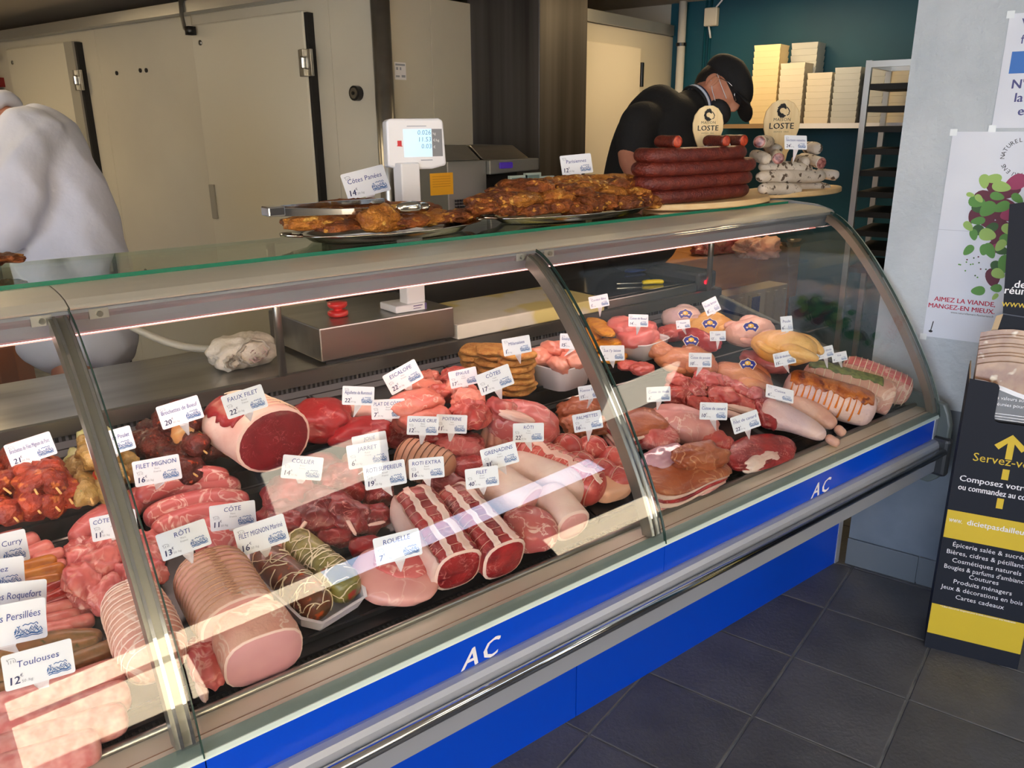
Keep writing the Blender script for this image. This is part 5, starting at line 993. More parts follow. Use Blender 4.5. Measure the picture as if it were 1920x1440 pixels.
ribbon('inner_fold', CLOTHP, .006, .030, 2.2, .014, .040, .4, .02); ribbon('outer_fold', CLOTH, .034, .046, 1.3, .008, .046, 2.2, .02); ribbon('loose_fold', CLOTH, .008, .026, 1.5, -.046, .028, 1., .02)
p1, p2 = at_y(246, 612, 2.44), at_z(408, 655, WORK_Z + .012); g = G(); g.tube([p1 + (p2 - p1) * t + V(0, 0, -.02 * sin(pi * t)) for t in np.linspace(0, 1, 14)], .011, 10); build('pale_bar', g, mat('pale_bar', (196, 192, 178), .4), None, True, 'pale bar slanting down to the worktop behind the towel', 'bar')  # added tube standing in for a pale bar, like a sliding glass edge

# ================================================================== behind the counter
g = G(); g.box((-1.2, 2.45, -.004), (3.0, 3.35, .17)); build('floor_step', g, mat('step_grey', (70, 70, 72), .7), kind='structure')
MG = mat('machine_grey', (136, 136, 130), .36, .6)
mp = at_y(905, 385, 2.62); mx, mz = mp[0], mp[2] - .02
t = thing('packing_machine', (mx, 2.75, mz), 'stainless packing machine with clear lid and violet display before the dark column', 'machine'); xa = at_y(838, 300, 2.62)[0]; xm = at_y(912, 300, 2.62)[0]; xb = at_y(1005, 300, 2.62)[0]; zt = at_y(912, 300, 2.62)[2]
g = G(); g.box((xa, 2.62, mz), (xm, 2.95, zt)); build('housing', g, MG, t, bevel=.004); g = G(); g.box((xm, 2.72, mz), (xb - .02, 2.95, zt - .04)); build('chamber', g, BLACKM, t)
g = G(); g.prism([(xm, 2.60, zt), (xb, 2.60, zt), (xb, 2.60, zt - .045), (xm, 2.60, zt - .055)], (0, .34, 0)); build('control_head', g, MG, t, bevel=.004)
g = G(); g.prism([(xm, 2.64, zt + .001), (xb - .02, 2.64, zt + .001), (xb - .04, 2.72, zt + .05), (xm - .005, 2.72, zt + .055)], (0, .18, .0)); build('steel_lid', g, STEEL, t, bevel=.004)
g = G(); g.prism([(xa, 2.64, zt + .001), (xm - .012, 2.64, zt + .001), (xm - .02, 2.72, zt + .055), (xa - .01, 2.72, zt + .06)], (0, .18, .0)); build('clear_lid', g, mat('smoky_lid', (96, 94, 86), .15, coat=.6), t, bevel=.004)
g = G(); x = (xm * .7 + xb * .3); g.box((x - .03, 2.592, zt - .034), (x + .035, 2.601, zt - .01)); build('display', g, mat('violet_display', (58, 40, 112), .2, emit=((70, 40, 150), .25)), t, bevel=.006)
g = G()
for i in range(6):
    for j in range(4): g.box((xa + .03 + i * .012, 2.612, mz + .005 + j * .012), (xa + .038 + i * .012, 2.6195, mz + .013 + j * .012))
build('vent_holes', g, BLACK, t, kind='stuff'); sh = Sheet(V(xa - .0, 2.6185, at_y(826, 345, 2.62)[2]), V(1, 0, 0), V(0, 0, 1)); x0_ = at_y(806, 345, 2.62)[0] - xa; x1_ = at_y(849, 345, 2.62)[0] - xa
g = G(); sh.slab(g, [(x0_, -.04), (x1_, -.04), (x1_, .04), (x0_, .04)], 0, .001)
for i in range(5): sh.rect(g, x0_ + .01, .028 - i * .009, x1_ - .012, .0265 - i * .009, .0014, 1)
build('yellow_notice', g, [mat('yellow_paper', (222, 160, 20), .7), mat('notice_print', (170, 110, 10), .7)], t)
for i, (u, v) in enumerate(((975, 335), (1000, 330), (1025, 336))):
    p = at_y(u, v, 2.5); g = G(); g.box(p + V(-.05 + .01 * i, 0, -.06), p + V(.04, .012, .012)); g.box(p + V(-.04 + .01 * i, -.001, -.05), p + V(.03, 0, .004), 1); build('plastic_crate_lid', g, [mat('pale_green_plastic', (176, 196, 186), .4), mat('dull_green', (110, 136, 130), .5)], None, False, 'pale green plastic lid, number %s from the left behind the fried cutlets' % ('one', 'two', 'three')[i], 'lid')
g = G(); g.box((1.45, 2.56, 0.17), (2.44, 3.0, mz - .002)); build('dark_cabinet', g, mat('dark_cabinet', (36, 34, 32), .4, .4), None, False, 'dark steel cabinet under the packing machine', 'cabinet', bevel=.004)
# cardboard box at the left
p = at_y(30, 680, 3.02); g = G(); g.box((p[0] - .35, 3.02, .17), (at_y(62, 680, 3.02)[0], 3.3, at_y(30, 640, 3.02)[2] + .05)); o = build('cardboard_box', g, mat('cardboard', (150, 92, 58), .8, var=((136, 80, 50), 5, 3)), None, False, 'brown cardboard box behind the counter left of the white coat', 'box'); 
g = G(); g.box((p[0] - .05, 3.018, .17), (p[0] - .0, 3.02, at_y(30, 640, 3.02)[2] + .05)); build('packing_tape', g, mat('tape', (120, 66, 40), .3), o)
# butcher block with trimmings
bt = .93; t = thing('butcher_block', (3.5, 2.9, .17), 'thick wooden butcher block bench behind the right end of the counter', 'table'); BW = mat('block_wood', (176, 116, 56), .55, var=((150, 92, 40), 3, 4), stretch=(1, 6, 6))
xa = at_y(1236, 490, 2.62)[0]
for i in range(3): g = G(); g.box((xa + i * .40, 2.62, .62), (xa + .397 + i * .40, 2.95, bt)); build('block_section', g, BW, t, bevel=.005)
for x in (xa + .06, xa + 1.12):
    for y in (2.68, 2.89): g = G(); g.box((x - .04, y - .04, .0), (x + .04, y + .04, .62)); build('leg', g, BW, t)
def on_block(u, v): return at_z(u, v, bt)
for i, (u, v, sx, m_, lab) in enumerate(((1345, 478, .12, PORK, 'pink meat cut lying on the butcher block'), (1385, 476, .09, VEALR, 'red meat trimming right of the pink cut'), (1435, 486, .11, PORKSKIN, 'pale bony trimming at the front of the butcher block'))):
    p = on_block(u, v); vf = (meat_form(ICO[4][0], (sx, .075, .05), .42, 2.6, 300 + i, 2.6, .8) + p + V(0, .05, .042), ICO[4][1]); build('trimming', G().merge(vf), m_, None, True, lab, 'meat')
p = on_block(1484, 462); n = 22; g = G(); an = np.linspace(0, 2 * pi, n, endpoint=False); rr_ = 1 + .07 * np.cos(an * 6); rings = [np.stack([p[0] + s_ * rr_ * np.cos(an), p[1] + s_ * .7 * rr_ * np.sin(an), np.full(n, bt + z)], 1) for s_, z in ((.05, .001), (.085, .03), (.092, .034), (.05, .006))]
g.add(np.concatenate(rings), [(i * n + j, i * n + (j + 1) % n, (i + 1) * n + (j + 1) % n, (i + 1) * n + j) for i in range(3) for j in range(n)] + [tuple(range(n))[::-1], tuple(range(3 * n, 4 * n))]); build('foil_dish', g, SILVER, None, False, 'crumpled foil dish at the back of the butcher block', 'dish')
# crate seen below the block
p = at_y(1345, 560, 2.48); q = at_y(1475, 560, 2.48); t = thing('ribbed_crate', V((p[0] + q[0]) / 2, 2.53, .17), 'pale ribbed plastic crate with a blue label below the butcher block', 'crate'); zt = at_y(1400, 548, 2.48)[2]; CR = mat('crate_beige', (168, 156, 136), .5)
g = G(); g.box((p[0], 2.48, .17), (q[0], 2.60, zt)); build('crate_body', g, CR, t, bevel=.004)
for i in range(8): x = p[0] + (q[0] - p[0]) * (i + .5) / 8; g = G(); g.box((x - .012, 2.468, .5), (x + .012, 2.48, zt - .02)); build('crate_rib', g, CR, t)
g = G(); x = p[0] * .5 + q[0] * .5; g.box((x - .03, 2.464, zt - .15), (x + .035, 2.469, zt - .03)); build('blue_label', g, mat('dull_blue', (70, 84, 128), .5), t)
# teal side: pipe, junction box, wall shelf with foam trays, rack
g = G(); g.tube([rm(4.84, 2.30, 0), rm(4.84, 2.30, 2.265)], .024, 16); o = build('white_pipe', g, mat('pipe_white', (206, 204, 196), .4), None, True, 'white vertical pipe in the corner beside the teal wall', 'pipe')
for z in (.9, 2.02): g = G(); g.tube([rm(4.84, 2.30, z), rm(4.84, 2.30, z + .018)], .031, 16); build('pipe_clip', g, BLACK, o)
for s in (2.17, 2.14): g = G(); g.tube([rm(4.882, s, .2), rm(4.882, s, 2.264)], .008, 8); build('painted_conduit', g, TEAL, None, True, 'thin teal painted conduit %s the white pipe' % ('nearest' if s > 2.15 else 'second from'), 'pipe')
g = G(); g.rbox(4.85, 4.889, 2.09, 2.17, 2.12, 2.22); jb = build('junction_box', g, mat('box_cream', (214, 206, 186), .5), None, False, 'small cream junction box with a hanging cable on the teal wall', 'junction box', bevel=.006)
g = G(); g.tube([rm(4.86, 2.14, 2.12), rm(4.855, 2.13, 2.09), rm(4.86, 2.125, 2.055)], .006, 8); build('cable', g, WHITE, jb, True); g = G(); g.tube([rm(4.86, 2.10, 2.22), rm(4.86, 2.07, 2.25), rm(4.86, 2.06, 2.264)], .005, 8); build('cable', g, WHITE, jb, True)
g = G(); g.rbox(4.55, 4.888, .62, 1.98, 1.55, 1.572); ws = build('wall_shelf', g, mat('shelf_wood', (150, 124, 92), .5), None, False, 'long shelf on the teal wall carrying stacks of foam trays', 'shelf'); g = G(); g.rbox(4.546, 4.55, .62, 1.62, 1.548, 1.574); build('shelf_edging', g, WHITE, ws)
FOAM = [mat('foam_white', (214, 206, 186), .7), mat('foam_cream', (226, 206, 160), .7), mat('foam_grey', (186, 188, 182), .6)]
def stack(u0, u1, vtop, q, m_, label, slant=.0):
    w0 = on_plane(u0, 225, RQ, q * RQ); w1 = on_plane(u1, 225, RQ, q * RQ); s0, s1 = w0 @ RN, w1 @ RN; zt_ = on_plane((u0 + u1) / 2, vtop, RQ, q * RQ)[2]; n = max(3, int((zt_ - 1.574) / .03)); o = None; hgt = (zt_ - 1.574) / n
    t = thing('tray_stack', rm(q + .07, (s0 + s1) / 2, 1.573), label, 'foam trays', 'stacks of foam trays on the shelf')
    for i in range(n):
        z = 1.5735 + i * hgt; g = G(); P = lambda d, z_: [rm(q + d, s0 - d, z_), rm(q + d, s1 + d, z_), rm(q + .14 - d, s1 + d, z_), rm(q + .14 - d, s0 - d, z_)]
        vs = P(.0035, z) + P(.001, z + hgt * .6) + P(.0, z + hgt * .97); g.add(vs, [(k * 4 + j, k * 4 + (j + 1) % 4, k * 4 + 4 + (j + 1) % 4, k * 4 + 4 + j) for k in (0, 1) for j in range(4)] + [(3, 2, 1, 0), (8, 9, 10, 11)]); build('foam_tray', g, m_, t)
stack(1404, 1452, 84, 4.58, FOAM[1], 'tall cream stack of foam trays next to the cap'); stack(1472, 1520, 80, 4.72, FOAM[2], 'tall grey stack of foam trays at the back of the shelf'); stack(1455, 1500, 118, 4.57, FOAM[0], 'white stack of foam trays behind the right paddle sign'); stack(1506, 1552, 136, 4.58, FOAM[0], 'short white stack of foam trays, third along the shelf'); stack(1556, 1604, 126, 4.58, FOAM[2], 'grey banded stack of trays beside the rack'); stack(1612, 1650, 118, 4.60, FOAM[2], 'tray stack seen through the rack posts'); stack(1654, 1694, 128, 4.60, FOAM[0], 'rightmost tray stack behind the rack')
a_ = on_plane(1603, 300, RQ, 4.12 * RQ); s0 = a_ @ RN; t = thing('tray_rack', rm(4.3, s0 - .25, 0), 'tall aluminium rack holding black trays before the teal wall', 'rack'); zt = on_plane(1612, 114, RQ, 4.12 * RQ)[2]
for q in (4.12, 4.5):
    for s in (s0, s0 - .5): g = G(); g.rbox(q, q + .025, s - .025, s, 0, zt); build('post', g, ALU, t)
for q in (4.12, 4.5): g = G(); g.rbox(q, q + .02, s0 - .475, s0 - .025, zt - .03, zt - .003); build('cross_bar', g, ALU, t)
for s in (s0 - .025, s0 - .5): g = G(); g.rbox(4.145, 4.5, s, s + .02, zt - .03, zt - .003); build('cross_bar', g, ALU, t)
for v in (163, 205, 243, 285, 326, 366, 404, 440, 475, 510):
    z = on_plane(1640, v, RQ, 4.12 * RQ)[2]; g = G(); g.rbox(4.125, 4.49, s0 - .472, s0 - .028, z - .012, z + .014); build('black_tray', g, BLACKM, t)
# red wall boxes by the left door
for i, z in enumerate((1.80, 1.885)):
    t_ = thing('red_wall_box', rm(2.65, 6.37, z), ('lower', 'upper')[i] + ' red alarm box on the cold room wall', 'alarm box'); g = G(); g.rbox(2.64, 2.652, 6.24, 6.5, z - .04, z + .04); build('case', g, mat('alarm_red', (110, 12, 14), .35), t_, bevel=.008); g = G(); g.rbox(2.637, 2.64, 6.29, 6.45, z - .02, z + .02); build('window', g, mat('alarm_window', (176, 150, 140), .3), t_)
    g = G(); g.rbox(2.652, 2.70, 6.26, 6.48, z - .03, z + .03); build('mount', g, MATS['alarm_red'], t_)
# ================================================================== on the right wall
WQ = RW - .0005; WP = Sheet(rm(WQ, 0, 0), -RN, V(0, 0, 1))
def wl(u, v): p = on_plane(u, v, RQ, WQ * RQ); return float(-(p @ RN)), float(p[2])
PPAP = mat('poster_paper', (214, 220, 230), .5, var=((204, 210, 222), 4, 2))
def taped(name, x0, z0, x1, z1, label, fold=None):
    g = G(); WP.slab(g, [(x0, z0), (x1, z0), (x1, z1), (x0, z1)], .0004, .0014); o = build(name, g, PPAP, None, False, label, 'poster')
    for i, (x, z) in enumerate(((x0, z1), (x0, z0))):
        g = G(); WP.rect(g, x - .008, z - .012, x + .012, z + .008, .0018); build('tape', g, mat('clear_tape', (222, 230, 232), .25), o)
    return o
x0, zt = wl(1787, 247); _, zb = wl(1736, 630); po = taped('poster', x0, zb, x0 + .40, zt, 'white poster with salad leaves and red slogan on the grey wall')
z_ = wl(1760, 430)[1]; g = G(); WP.rect(g, x0, z_ - .0008, x0 + .4, z_ + .0008, .0019); build('fold_line', g, mat('fold_grey', (184, 190, 202), .5), po)
LEAFM = [mat('beet_purple', (92, 26, 50), .6), mat('leaf_green', (86, 142, 62), .6), mat('leaf_light', (150, 186, 98), .6), mat('beet_pink', (150, 50, 92), .6), mat('leaf_dark', (48, 88, 40), .6)]
def print_leaf(g, u, v, r, asp, ang, mi, h):
    x, z = wl(u, v); an = np.linspace(0, 2 * pi, 18, endpoint=False); X = r * np.cos(an); Y = r * asp * np.sin(an) * (1 + .25 * np.cos(an)); xy = np.stack([x + X * cos(ang) - Y * sin(ang), z + X * sin(ang) + Y * cos(ang)], 1)
    g.add(WP.pts(xy, h), [tuple(range(18))], mi)
lr = random.Random(5); k = 0; g = G()
for mi, items in ((0, ((1868, 352, .03), (1848, 375, .036), (1885, 395, .045), (1825, 405, .024), (1850, 410, .03), (1872, 440, .03), (1865, 460, .026), (1862, 520, .03), (1895, 360, .03), (1880, 425, .03))), (3, ((1905, 342, .03), (1896, 400, .03), (1866, 466, .02))), (4, ((1834, 392, .02), (1858, 428, .022), (1836, 432, .02), (1880, 470, .02), (1868, 500, .02))), (1, ((1870, 368, .02), (1832, 378, .024), (1852, 392, .026), (1878, 388, .024), (1834, 414, .02), (1826, 440, .018), (1856, 470, .026), (1816, 469, .019), (1846, 468, .018), (1884, 495, .03), (1834, 545, .02), (1868, 540, .016), (1888, 450, .022), (1908, 372, .02))), (2, ((1846, 340, .022), (1862, 335, .024), (1878, 350, .026), (1816, 424, .018), (1852, 440, .024), (1876, 460, .02), (1890, 430, .02), (1836, 372, .015), (1872, 513, .02), (1820, 365, .012), (1866, 556, .012)))):
    for u, v, r in items: k += 1; print_leaf(g, u, v, r, lr.uniform(.55, .8), lr.uniform(0, 3.1), mi, .0018 + .00004 * k)
for i in range(14): x, z = wl(lr.uniform(1795, 1850), lr.uniform(478, 520)); WP.disc(g, x, z, .0025, n=8, h=.0019, mi=lr.choice((1, 4, 0)))
build('salad_print', g, LEAFM, po)
g = G(); R_ = mat('slogan_red', (176, 20, 58), .6); _, z = wl(1834, 572); WP.text(g, 'AIMEZ LA VIANDE,', wl(1866, 572)[0], z, .021, 'r', .002, bold=.004, shear=.0); WP.text(g, 'MANGEZ-EN MIEUX.', wl(1866, 580)[0], z - .023, .021, 'r', .002, bold=.004); build('slogan', g, R_, po)
g = G(); WP.text(g, 'www.naturellement-flexitariens.fr', wl(1864, 590)[0], z - .035, .009, 'r', .002); x, zz = wl(1746, 614); WP.disc(g, x, zz - .012, .006, .004, 0, .002); WP.line(g, [(x, zz - .01), (x + .004, zz + .022)], .003, .002)
xc, zc = x0 + .195, wl(1915, 295)[1]
for i, ch in enumerate('NATURELLEMENT FLEXITARIENS '): 
    a = pi * 1.0 - 2 * pi * i / 27
    if ch != ' ':
        v_, f_ = glyphs(ch); s_ = .017; xy = v_[:, :2] * s_ - (.006, .0); b = a - pi / 2; xy = np.stack([xy[:, 0] * cos(b) - xy[:, 1] * sin(b), xy[:, 0] * sin(b) + xy[:, 1] * cos(b)], 1) + (xc + .045 * cos(a), zc + .045 * sin(a)); g.add(WP.pts(xy, .002), f_)
build('lettering', g, INKB, po)
xs, zt = wl(1894, 26); _, zb = wl(1866, 240); ps = taped('notice', xs, zb, xs + .34, zt, 'white notice with blue band above the salad poster'); g = G()
for s_, u, v in (('Vos points', 1914, 52), ('fidélité', 1913, 82)): x, z = wl(u, v); WP.text(g, s_, x, z, .036, 'l', .002, bold=.01)
for s_, u, v in (('N\'hésitez pas,', 1897, 166), ('la carte est', 1902, 191), ('en boutique', 1908, 216)): x, z = wl(u, v); WP.text(g, s_, x, z, .036, 'l', .002, bold=.004)
build('lettering', g, mat('notice_violet', (72, 74, 128), .6), ps); g = G(); x, z1_ = wl(1898, 97); _, z2_ = wl(1898, 138); WP.rect(g, x, z2_, x + .26, z1_, .0018); build('blue_band', g, mat('band_blue', (36, 104, 184), .5), ps)

# ================================================================== cardboard leaflet stand
P0 = V(2.376, .916, 0); dv = unit(V(.1, -.228, 0)); nb = V(-dv[1], dv[0], 0); nb = nb if nb[0] > 0 else -nb     # nb points back, to the wall
SW = .252; SF = Sheet(P0, dv, V(0, 0, 1))
st = thing('leaflet_stand', P0 + dv * .126 + nb * .08, 'black and yellow cardboard leaflet stand with arrow by the grey wall', 'stand'); NAVY = mat('navy_card', (20, 25, 36), .65, spec=.3); YEL = mat('yellow_print', (204, 176, 40), .5); CRAFT = mat('raw_cardboard', (186, 164, 132), .8)
def sf(u, v): p = on_plane(u, v, SF.n, P0); return float((p - P0) @ dv), float(p[2])
zn = sf(1890, 795)[1]; xn = .076
g = G(); SF.slab(g, [(0, 0), (SW, 0), (SW, zn), (xn + .012, zn), (xn + .003, zn + .004), (xn, zn + .015), (xn, .868), (xn - .004, .876), (xn - .012, .88), (0, .885)], -.003, 0); build('front_panel', g, NAVY, st, label='navy front panel with pocket notch')
DP = .15
for x in (0, SW - .003):
    g = G(); g.prism([P0 + dv * x + nb * a + V(0, 0, z) for a, z in ((.003, 0), (DP, 0), (DP, .9), (.003, .88))], dv * .003); build('side_panel', g, CRAFT, st)
    g = G(); xo = -.0008 if x == 0 else SW; g.prism([P0 + dv * xo + nb * a + V(0, 0, z) for a, z in ((0, 0), (DP, 0), (DP, .89), (0, .87))], dv * .0008); build('side_print', g, NAVY, st)
def sb(u, v): p = on_plane(u, v, SF.n, P0 + nb * DP); return float((p - P0) @ dv), float(p[2])
bp = [(0, 0), (SW, 0), (SW, 1.40), sb(1893, 383), sb(1880, 590), sb(1832, 712)]
g = G(); g.prism([P0 + dv * x + nb * DP + V(0, 0, z) for x, z in bp], nb * .004); build('back_panel', g, NAVY, st)
g = G(); g.prism([P0 + dv * x + nb * (DP - .004) + V(0, 0, z) for x, z in (sb(1881, 588), sb(1868, 592), sb(1826, 712), sb(1836, 716))], nb * .002); build('raw_edge', g, CRAFT, st)
g = G(); g.prism([P0 + dv * x + nb * (DP - .003) + V(0, 0, z) for x, z in (sb(1880, 587), sb(1990, 604), sb(1990, 606), sb(1880, 589))], nb * .001); build('fold_edge', g, mat('fold_navy', (70, 78, 92), .6), st)
g = G(); g.prism([P0 + dv * x + nb * a + V(0, 0, .64) for x, a in ((.004, .004), (SW - .004, .004), (SW - .004, DP - .002), (.004, DP - .002))], (0, 0, .004)); build('pocket_floor', g, CRAFT, st)
for v0, v1, in ((950, 1008), (1133, 1195)): za, zb = sf(1790, v0)[1], sf(1790, v1)[1]; g = G(); SF.rect(g, .0005, zb - .004, SW - .0005, za - .012, .0006); build('yellow_band', g, YEL, st)
cx = .128; g = G(); z = sf(1893, 815)[1]
SF.line(g, [(cx - .034, z - .042), (cx, z - .008), (cx + .034, z - .042)], .017, .0008); SF.rect(g, cx - .0085, z - .074, cx + .0085, z - .012, .0009)
z = sf(1885, 865)[1]; SF.text(g, 'Servez-vous', cx, z - .012, .036, 'c', .0008, bold=.01)
for v in (880, 936): z = sf(1885, v)[1]; SF.rect(g, cx - .0085, z - .032, cx + .0085, z, .0008)
build('lettering', g, YEL, st); g = G()
for s_, v, sz in (('Composez votre colis', 905, .026), ('ou commandez au comptoir', 922, .026)): z = sf(1870, v)[1]; SF.text(g, s_, cx + .002, z - .012, sz, 'c', .0008, bold=.003, fit=.225)
z = sf(1840, 985)[1]; SF.text(g, 'dicietpasdailleurs.fr', cx + .02, z - .006, .024, 'c', .0012, bold=.003, fit=.19); SF.text(g, 'www.', .008, z - .006, .024, 'l', .0012, fit=.035)
for s_, v in (('Épicerie salée & sucrée', 1034), ('Bières, cidres & pétillants*', 1049), ('Cosmétiques naturels', 1064), ('Bougies & parfums d\'ambiance', 1078), ('Coutures', 1090), ('Produits ménagers', 1104), ('Jeux & décorations en bois', 1118), ('Cartes cadeaux', 1133)):
    z = sf(1838, v)[1]; SF.text(g, s_, cx - .004, z, .0205, 'c', .0008, bold=.015, fit=.215)
z = sf(1830, 1152)[1]; SF.text(g, '* L\'abus d\'alcool est dangereux pour la santé, à consommer avec modération', cx - .004, z, .008, 'c', .0012, fit=.2)
SB = Sheet(P0 + nb * (DP - .0006), dv, V(0, 0, 1))
for s_, u, v in (('des produits', 1902, 535), ('réunis,', 1884, 546)): x, z = sb(u, v); SB.text(g, s_, x, z - .006, .03, 'l', .0006, bold=.003)
build('lettering', g, WHITE, st); g = G(); x, z = sb(1878, 570); SB.text(g, 'www.dici', x, z - .006, .028, 'l', .0006); build('lettering', g, YEL, st)
LB = mat('leaflet_black', (20, 18, 20), .3, coat=.4); LP = mat('leaflet_photo', (176, 138, 92), .35, coat=.3, var=((120, 70, 30), 14, 4), spots=((220, 206, 180), 22, .6))
for k in range(8):
    t_ = thing('leaflet', P0 + dv * .13 + nb * (.02 + k * .012) + V(0, 0, .645), 'glossy black leaflet with food photo in the stand pocket' if k == 0 else 'leaflet with beige photo edge fanned behind the front one', 'leaflet', None if k == 0 else 'leaflets behind the front one')
    s2 = Sheet(P0 + dv * .014 + nb * (.012 + k * .012) + V(0, 0, .649), dv, unit(V(0, 0, 1) + nb * .12)); h_ = .262 + .010 * k + .004 * (k % 2); g = G(); w_ = .215; top = [(x * w_, h_ + .02 * sin(pi * x * 1.1) - .016 * x * x + .008) for x in np.linspace(1, 0, 9)]
    s2.slab(g, [(0, .0), (w_, .0)] + top, -.0006, 0); build('sheet', g, LB if k == 0 else LP, t_)
    if k == 0:
        g = G(); n_ = 9; xs_ = np.linspace(0, 1, n_); lo = [(x * w_, .205 + .018 * cos(x * 4)) for x in xs_]; s2.slab(g, lo + top, .0002, .0006); build('photo', g, LP, t_)
        g = G(); s2.line(g, [(x * w_, .205 + .018 * cos(x * 4)) for x in xs_], .012, .0009); s2.text(g, 'Les valeurs sûres', .05, .178, .014, 'l', .0008); s2.text(g, 'réunies pour vous', .06, .160, .014, 'l', .0008)
        for i in range(3): s2.rect(g, .05, .138 - i * .008, .19, .136 - i * .008, .0008)
        build('lettering', g, WHITE, t_, kind='stuff'); g = G(); s2.text(g, 'www.dicietpasdailleurs.fr', .07, .100, .013, 'l', .0008); build('lettering', g, YEL, t_)

# ================================================================== people
def pd(u, v, d): return CAM + ray(u, v) * d
FLESH = mat('skin', (196, 138, 110), .5, coat=.05, var=((184, 118, 94), 20, 3)); BLKC = mat('black_cloth', (18, 18, 20), .85, bump=(120, .2)); COATM = mat('white_coat', (186, 190, 204), .85, bump=(30, .25), var=((192, 196, 210), 6, 3)); HAIR = mat('dark_hair', (26, 20, 18), .6, bump=(150, .4))
def fuse(name, g, m, parent, vox, smooth_=3, label=None):
    """joins overlapping volumes into one continuous skin"""
    o = build(name, g, m, parent, True, label); r = o.modifiers.new('r', 'REMESH'); r.mode = 'VOXEL'; r.voxel_size = vox; r.use_smooth_shade = True
    s = o.modifiers.new('s', 'SMOOTH'); s.iterations = smooth_; s.factor = .5; dg = bpy.context.evaluated_depsgraph_get(); me = bpy.data.meshes.new_from_object(o.evaluated_get(dg)); o.modifiers.clear(); me.name = name; o.data = me
    if not me.materials: me.materials.append(m)
    return o
def limb(pts, r0, up=(0, 0, 1), **kw):
    P = np.array(pts); g = G(); n = len(P); c = Loft(P, 1, 1).c; t = np.linspace(0, 1, 16); rr = np.interp(t, np.linspace(0, 1, n), r0); g.tube([c(x) for x in t], rr, 14); g.merge(blob(P[0], (rr[0],) * 3, None, 0, 1, 1, 2)); g.merge(blob(P[-1], (rr[-1],) * 3, None, 0, 1, 1, 2)); return g
def join(*gs):
    o = G()
    for q in gs:
        for v in q.v: pass
        o.add(np.concatenate(q.v), q.f)
    return o
def hand(w, d, side, curl=.6, s=1.):
    """palm, four fingers, thumb; d = pointing direction, side = toward the thumb"""
    d = unit(d); side = unit(side - d * (side @ d)); dn = np.cross(d, side); dn = dn if dn[2] < 0 else -dn; gs = [limb([w, w + d * .05 * s, w + d * .085 * s], [.026 * s, .034 * s, .032 * s])]
    for i, ln in enumerate((.068, .076, .071, .055)):
        b = w + d * .085 * s + side * (.028 - .0185 * i) * s; m_ = b + d * ln * .5 * s + dn * .008 * s; e = m_ + (d * cos(curl) + dn * sin(curl)) * ln * .5 * s; gs.append(limb([b - d * .02 * s, b, m_, e], [.0095 * s, .0095 * s, .0085 * s, .007 * s]))
    b = w + d * .03 * s + side * .03 * s; gs.append(limb([b - side * .01, b, b + (side * .7 + d * .7) * .032 * s, b + (side * .5 + d * .9) * .06 * s + dn * .008], [.013 * s, .0125 * s, .0105 * s, .008 * s])); return join(*gs)
iR, iD, iF = CAM_R[0], CAM_R[1], CAM_R[2]
# butcher in black, bent over the bench
D = 3.36; H_ = pd(1349, 168, D + .05); f_ = unit(iR * .66 + iD * .62 - iF * .40); u_ = unit(iR * .52 - iD * .80 + iF * .10); u_ = unit(u_ - f_ * (u_ @ f_)); s_ = np.cross(f_, u_); HB = np.stack([f_, s_, u_])
def hp(a, b, c): return H_ + f_ * a + s_ * b + u_ * c
pm = thing('person', (2.55, 2.6, .17), 'person in black polo and black flat cap bending over behind the dry sausages', 'person')
pel, che, nek = pd(1195, 430, D + .02), pd(1240, 262, D + .02), pd(1302, 196, D + .03)
sh1, el1, wr1 = pd(1200, 232, D - .12), pd(1182, 302, D - .17), pd(1236, 376, D - .24); sh2, el2, wr2 = pd(1296, 262, D + .17), pd(1330, 350, D + .12), pd(1345, 410, D - .05)
head = G(); head.merge(blob(H_, (.098, .076, .112), HB, .02, 1, 3, 3, 2.2)); head.merge(blob(hp(.03, 0, -.065), (.066, .058, .06), HB, .02, 1, 4, 3)); head.merge(blob(hp(.105, 0, -.03), (.022, .014, .03), HB, 0, 1, 4, 2)); head.merge(blob(hp(.092, 0, -.085), (.022, .026, .016), HB, 0, 1, 4, 2)); head.merge(blob(hp(.085, 0, -.058), (.016, .024, .008), HB, 0, 1, 4, 2))
for sd in (-1, 1): head.merge(blob(hp(-.01, sd * .078, -.025), (.02, .01, .034), HB, 0, 1, 4, 2)); head.merge(blob(hp(.088, sd * .032, .006), (.012, .022, .007), HB, 0, 1, 4, 2))
body = join(limb([pel, che], [.12, .11]), limb([che, nek, H_], [.10, .060, .06]), limb([che + (sh1 - che) * .5, sh1, el1, wr1], [.09, .062, .046, .03]), limb([che + (sh2 - che) * .5, sh2, el2, wr2], [.06, .06, .046, .03]), limb([pel + V(-.03, .05, .05), pel + V(0, .22, -.35), V(pel[0] + .0, pel[1] + .24, .22)], [.10, .07, .05]), limb([pel + V(.13, .05, .05), pel + V(.2, .22, -.35), V(pel[0] + .2, pel[1] + .24, .22)], [.10, .07, .05]), hand(wr1, wr1 - el1, V(1, 0, .2)), hand(wr2, wr2 - el2, V(-1, 0, .2)), head)
fuse('body', body, FLESH, pm, .0085, 4)
torso = join(Loft([pd(1192, 450, D + .02), pd(1208, 330, D + .02), pd(1238, 240, D + .02), pd(1278, 200, D + .03)], .17, .155, 5, 2.6, up=iF, amp=.03, seed=3).g(), limb([pel, che, che * .4 + nek * .6, nek - unit(nek - che) * .03], [.19, .18, .14, .085]), limb([che * .5 + sh1 * .5, sh1, sh1 * .35 + el1 * .65], [.11, .083, .073]), limb([che * .5 + sh2 * .5, sh2, sh2 * .4 + el2 * .6], [.14, .095, .08]))
fuse('polo_shirt', torso, BLKC, pm, .014, 4)
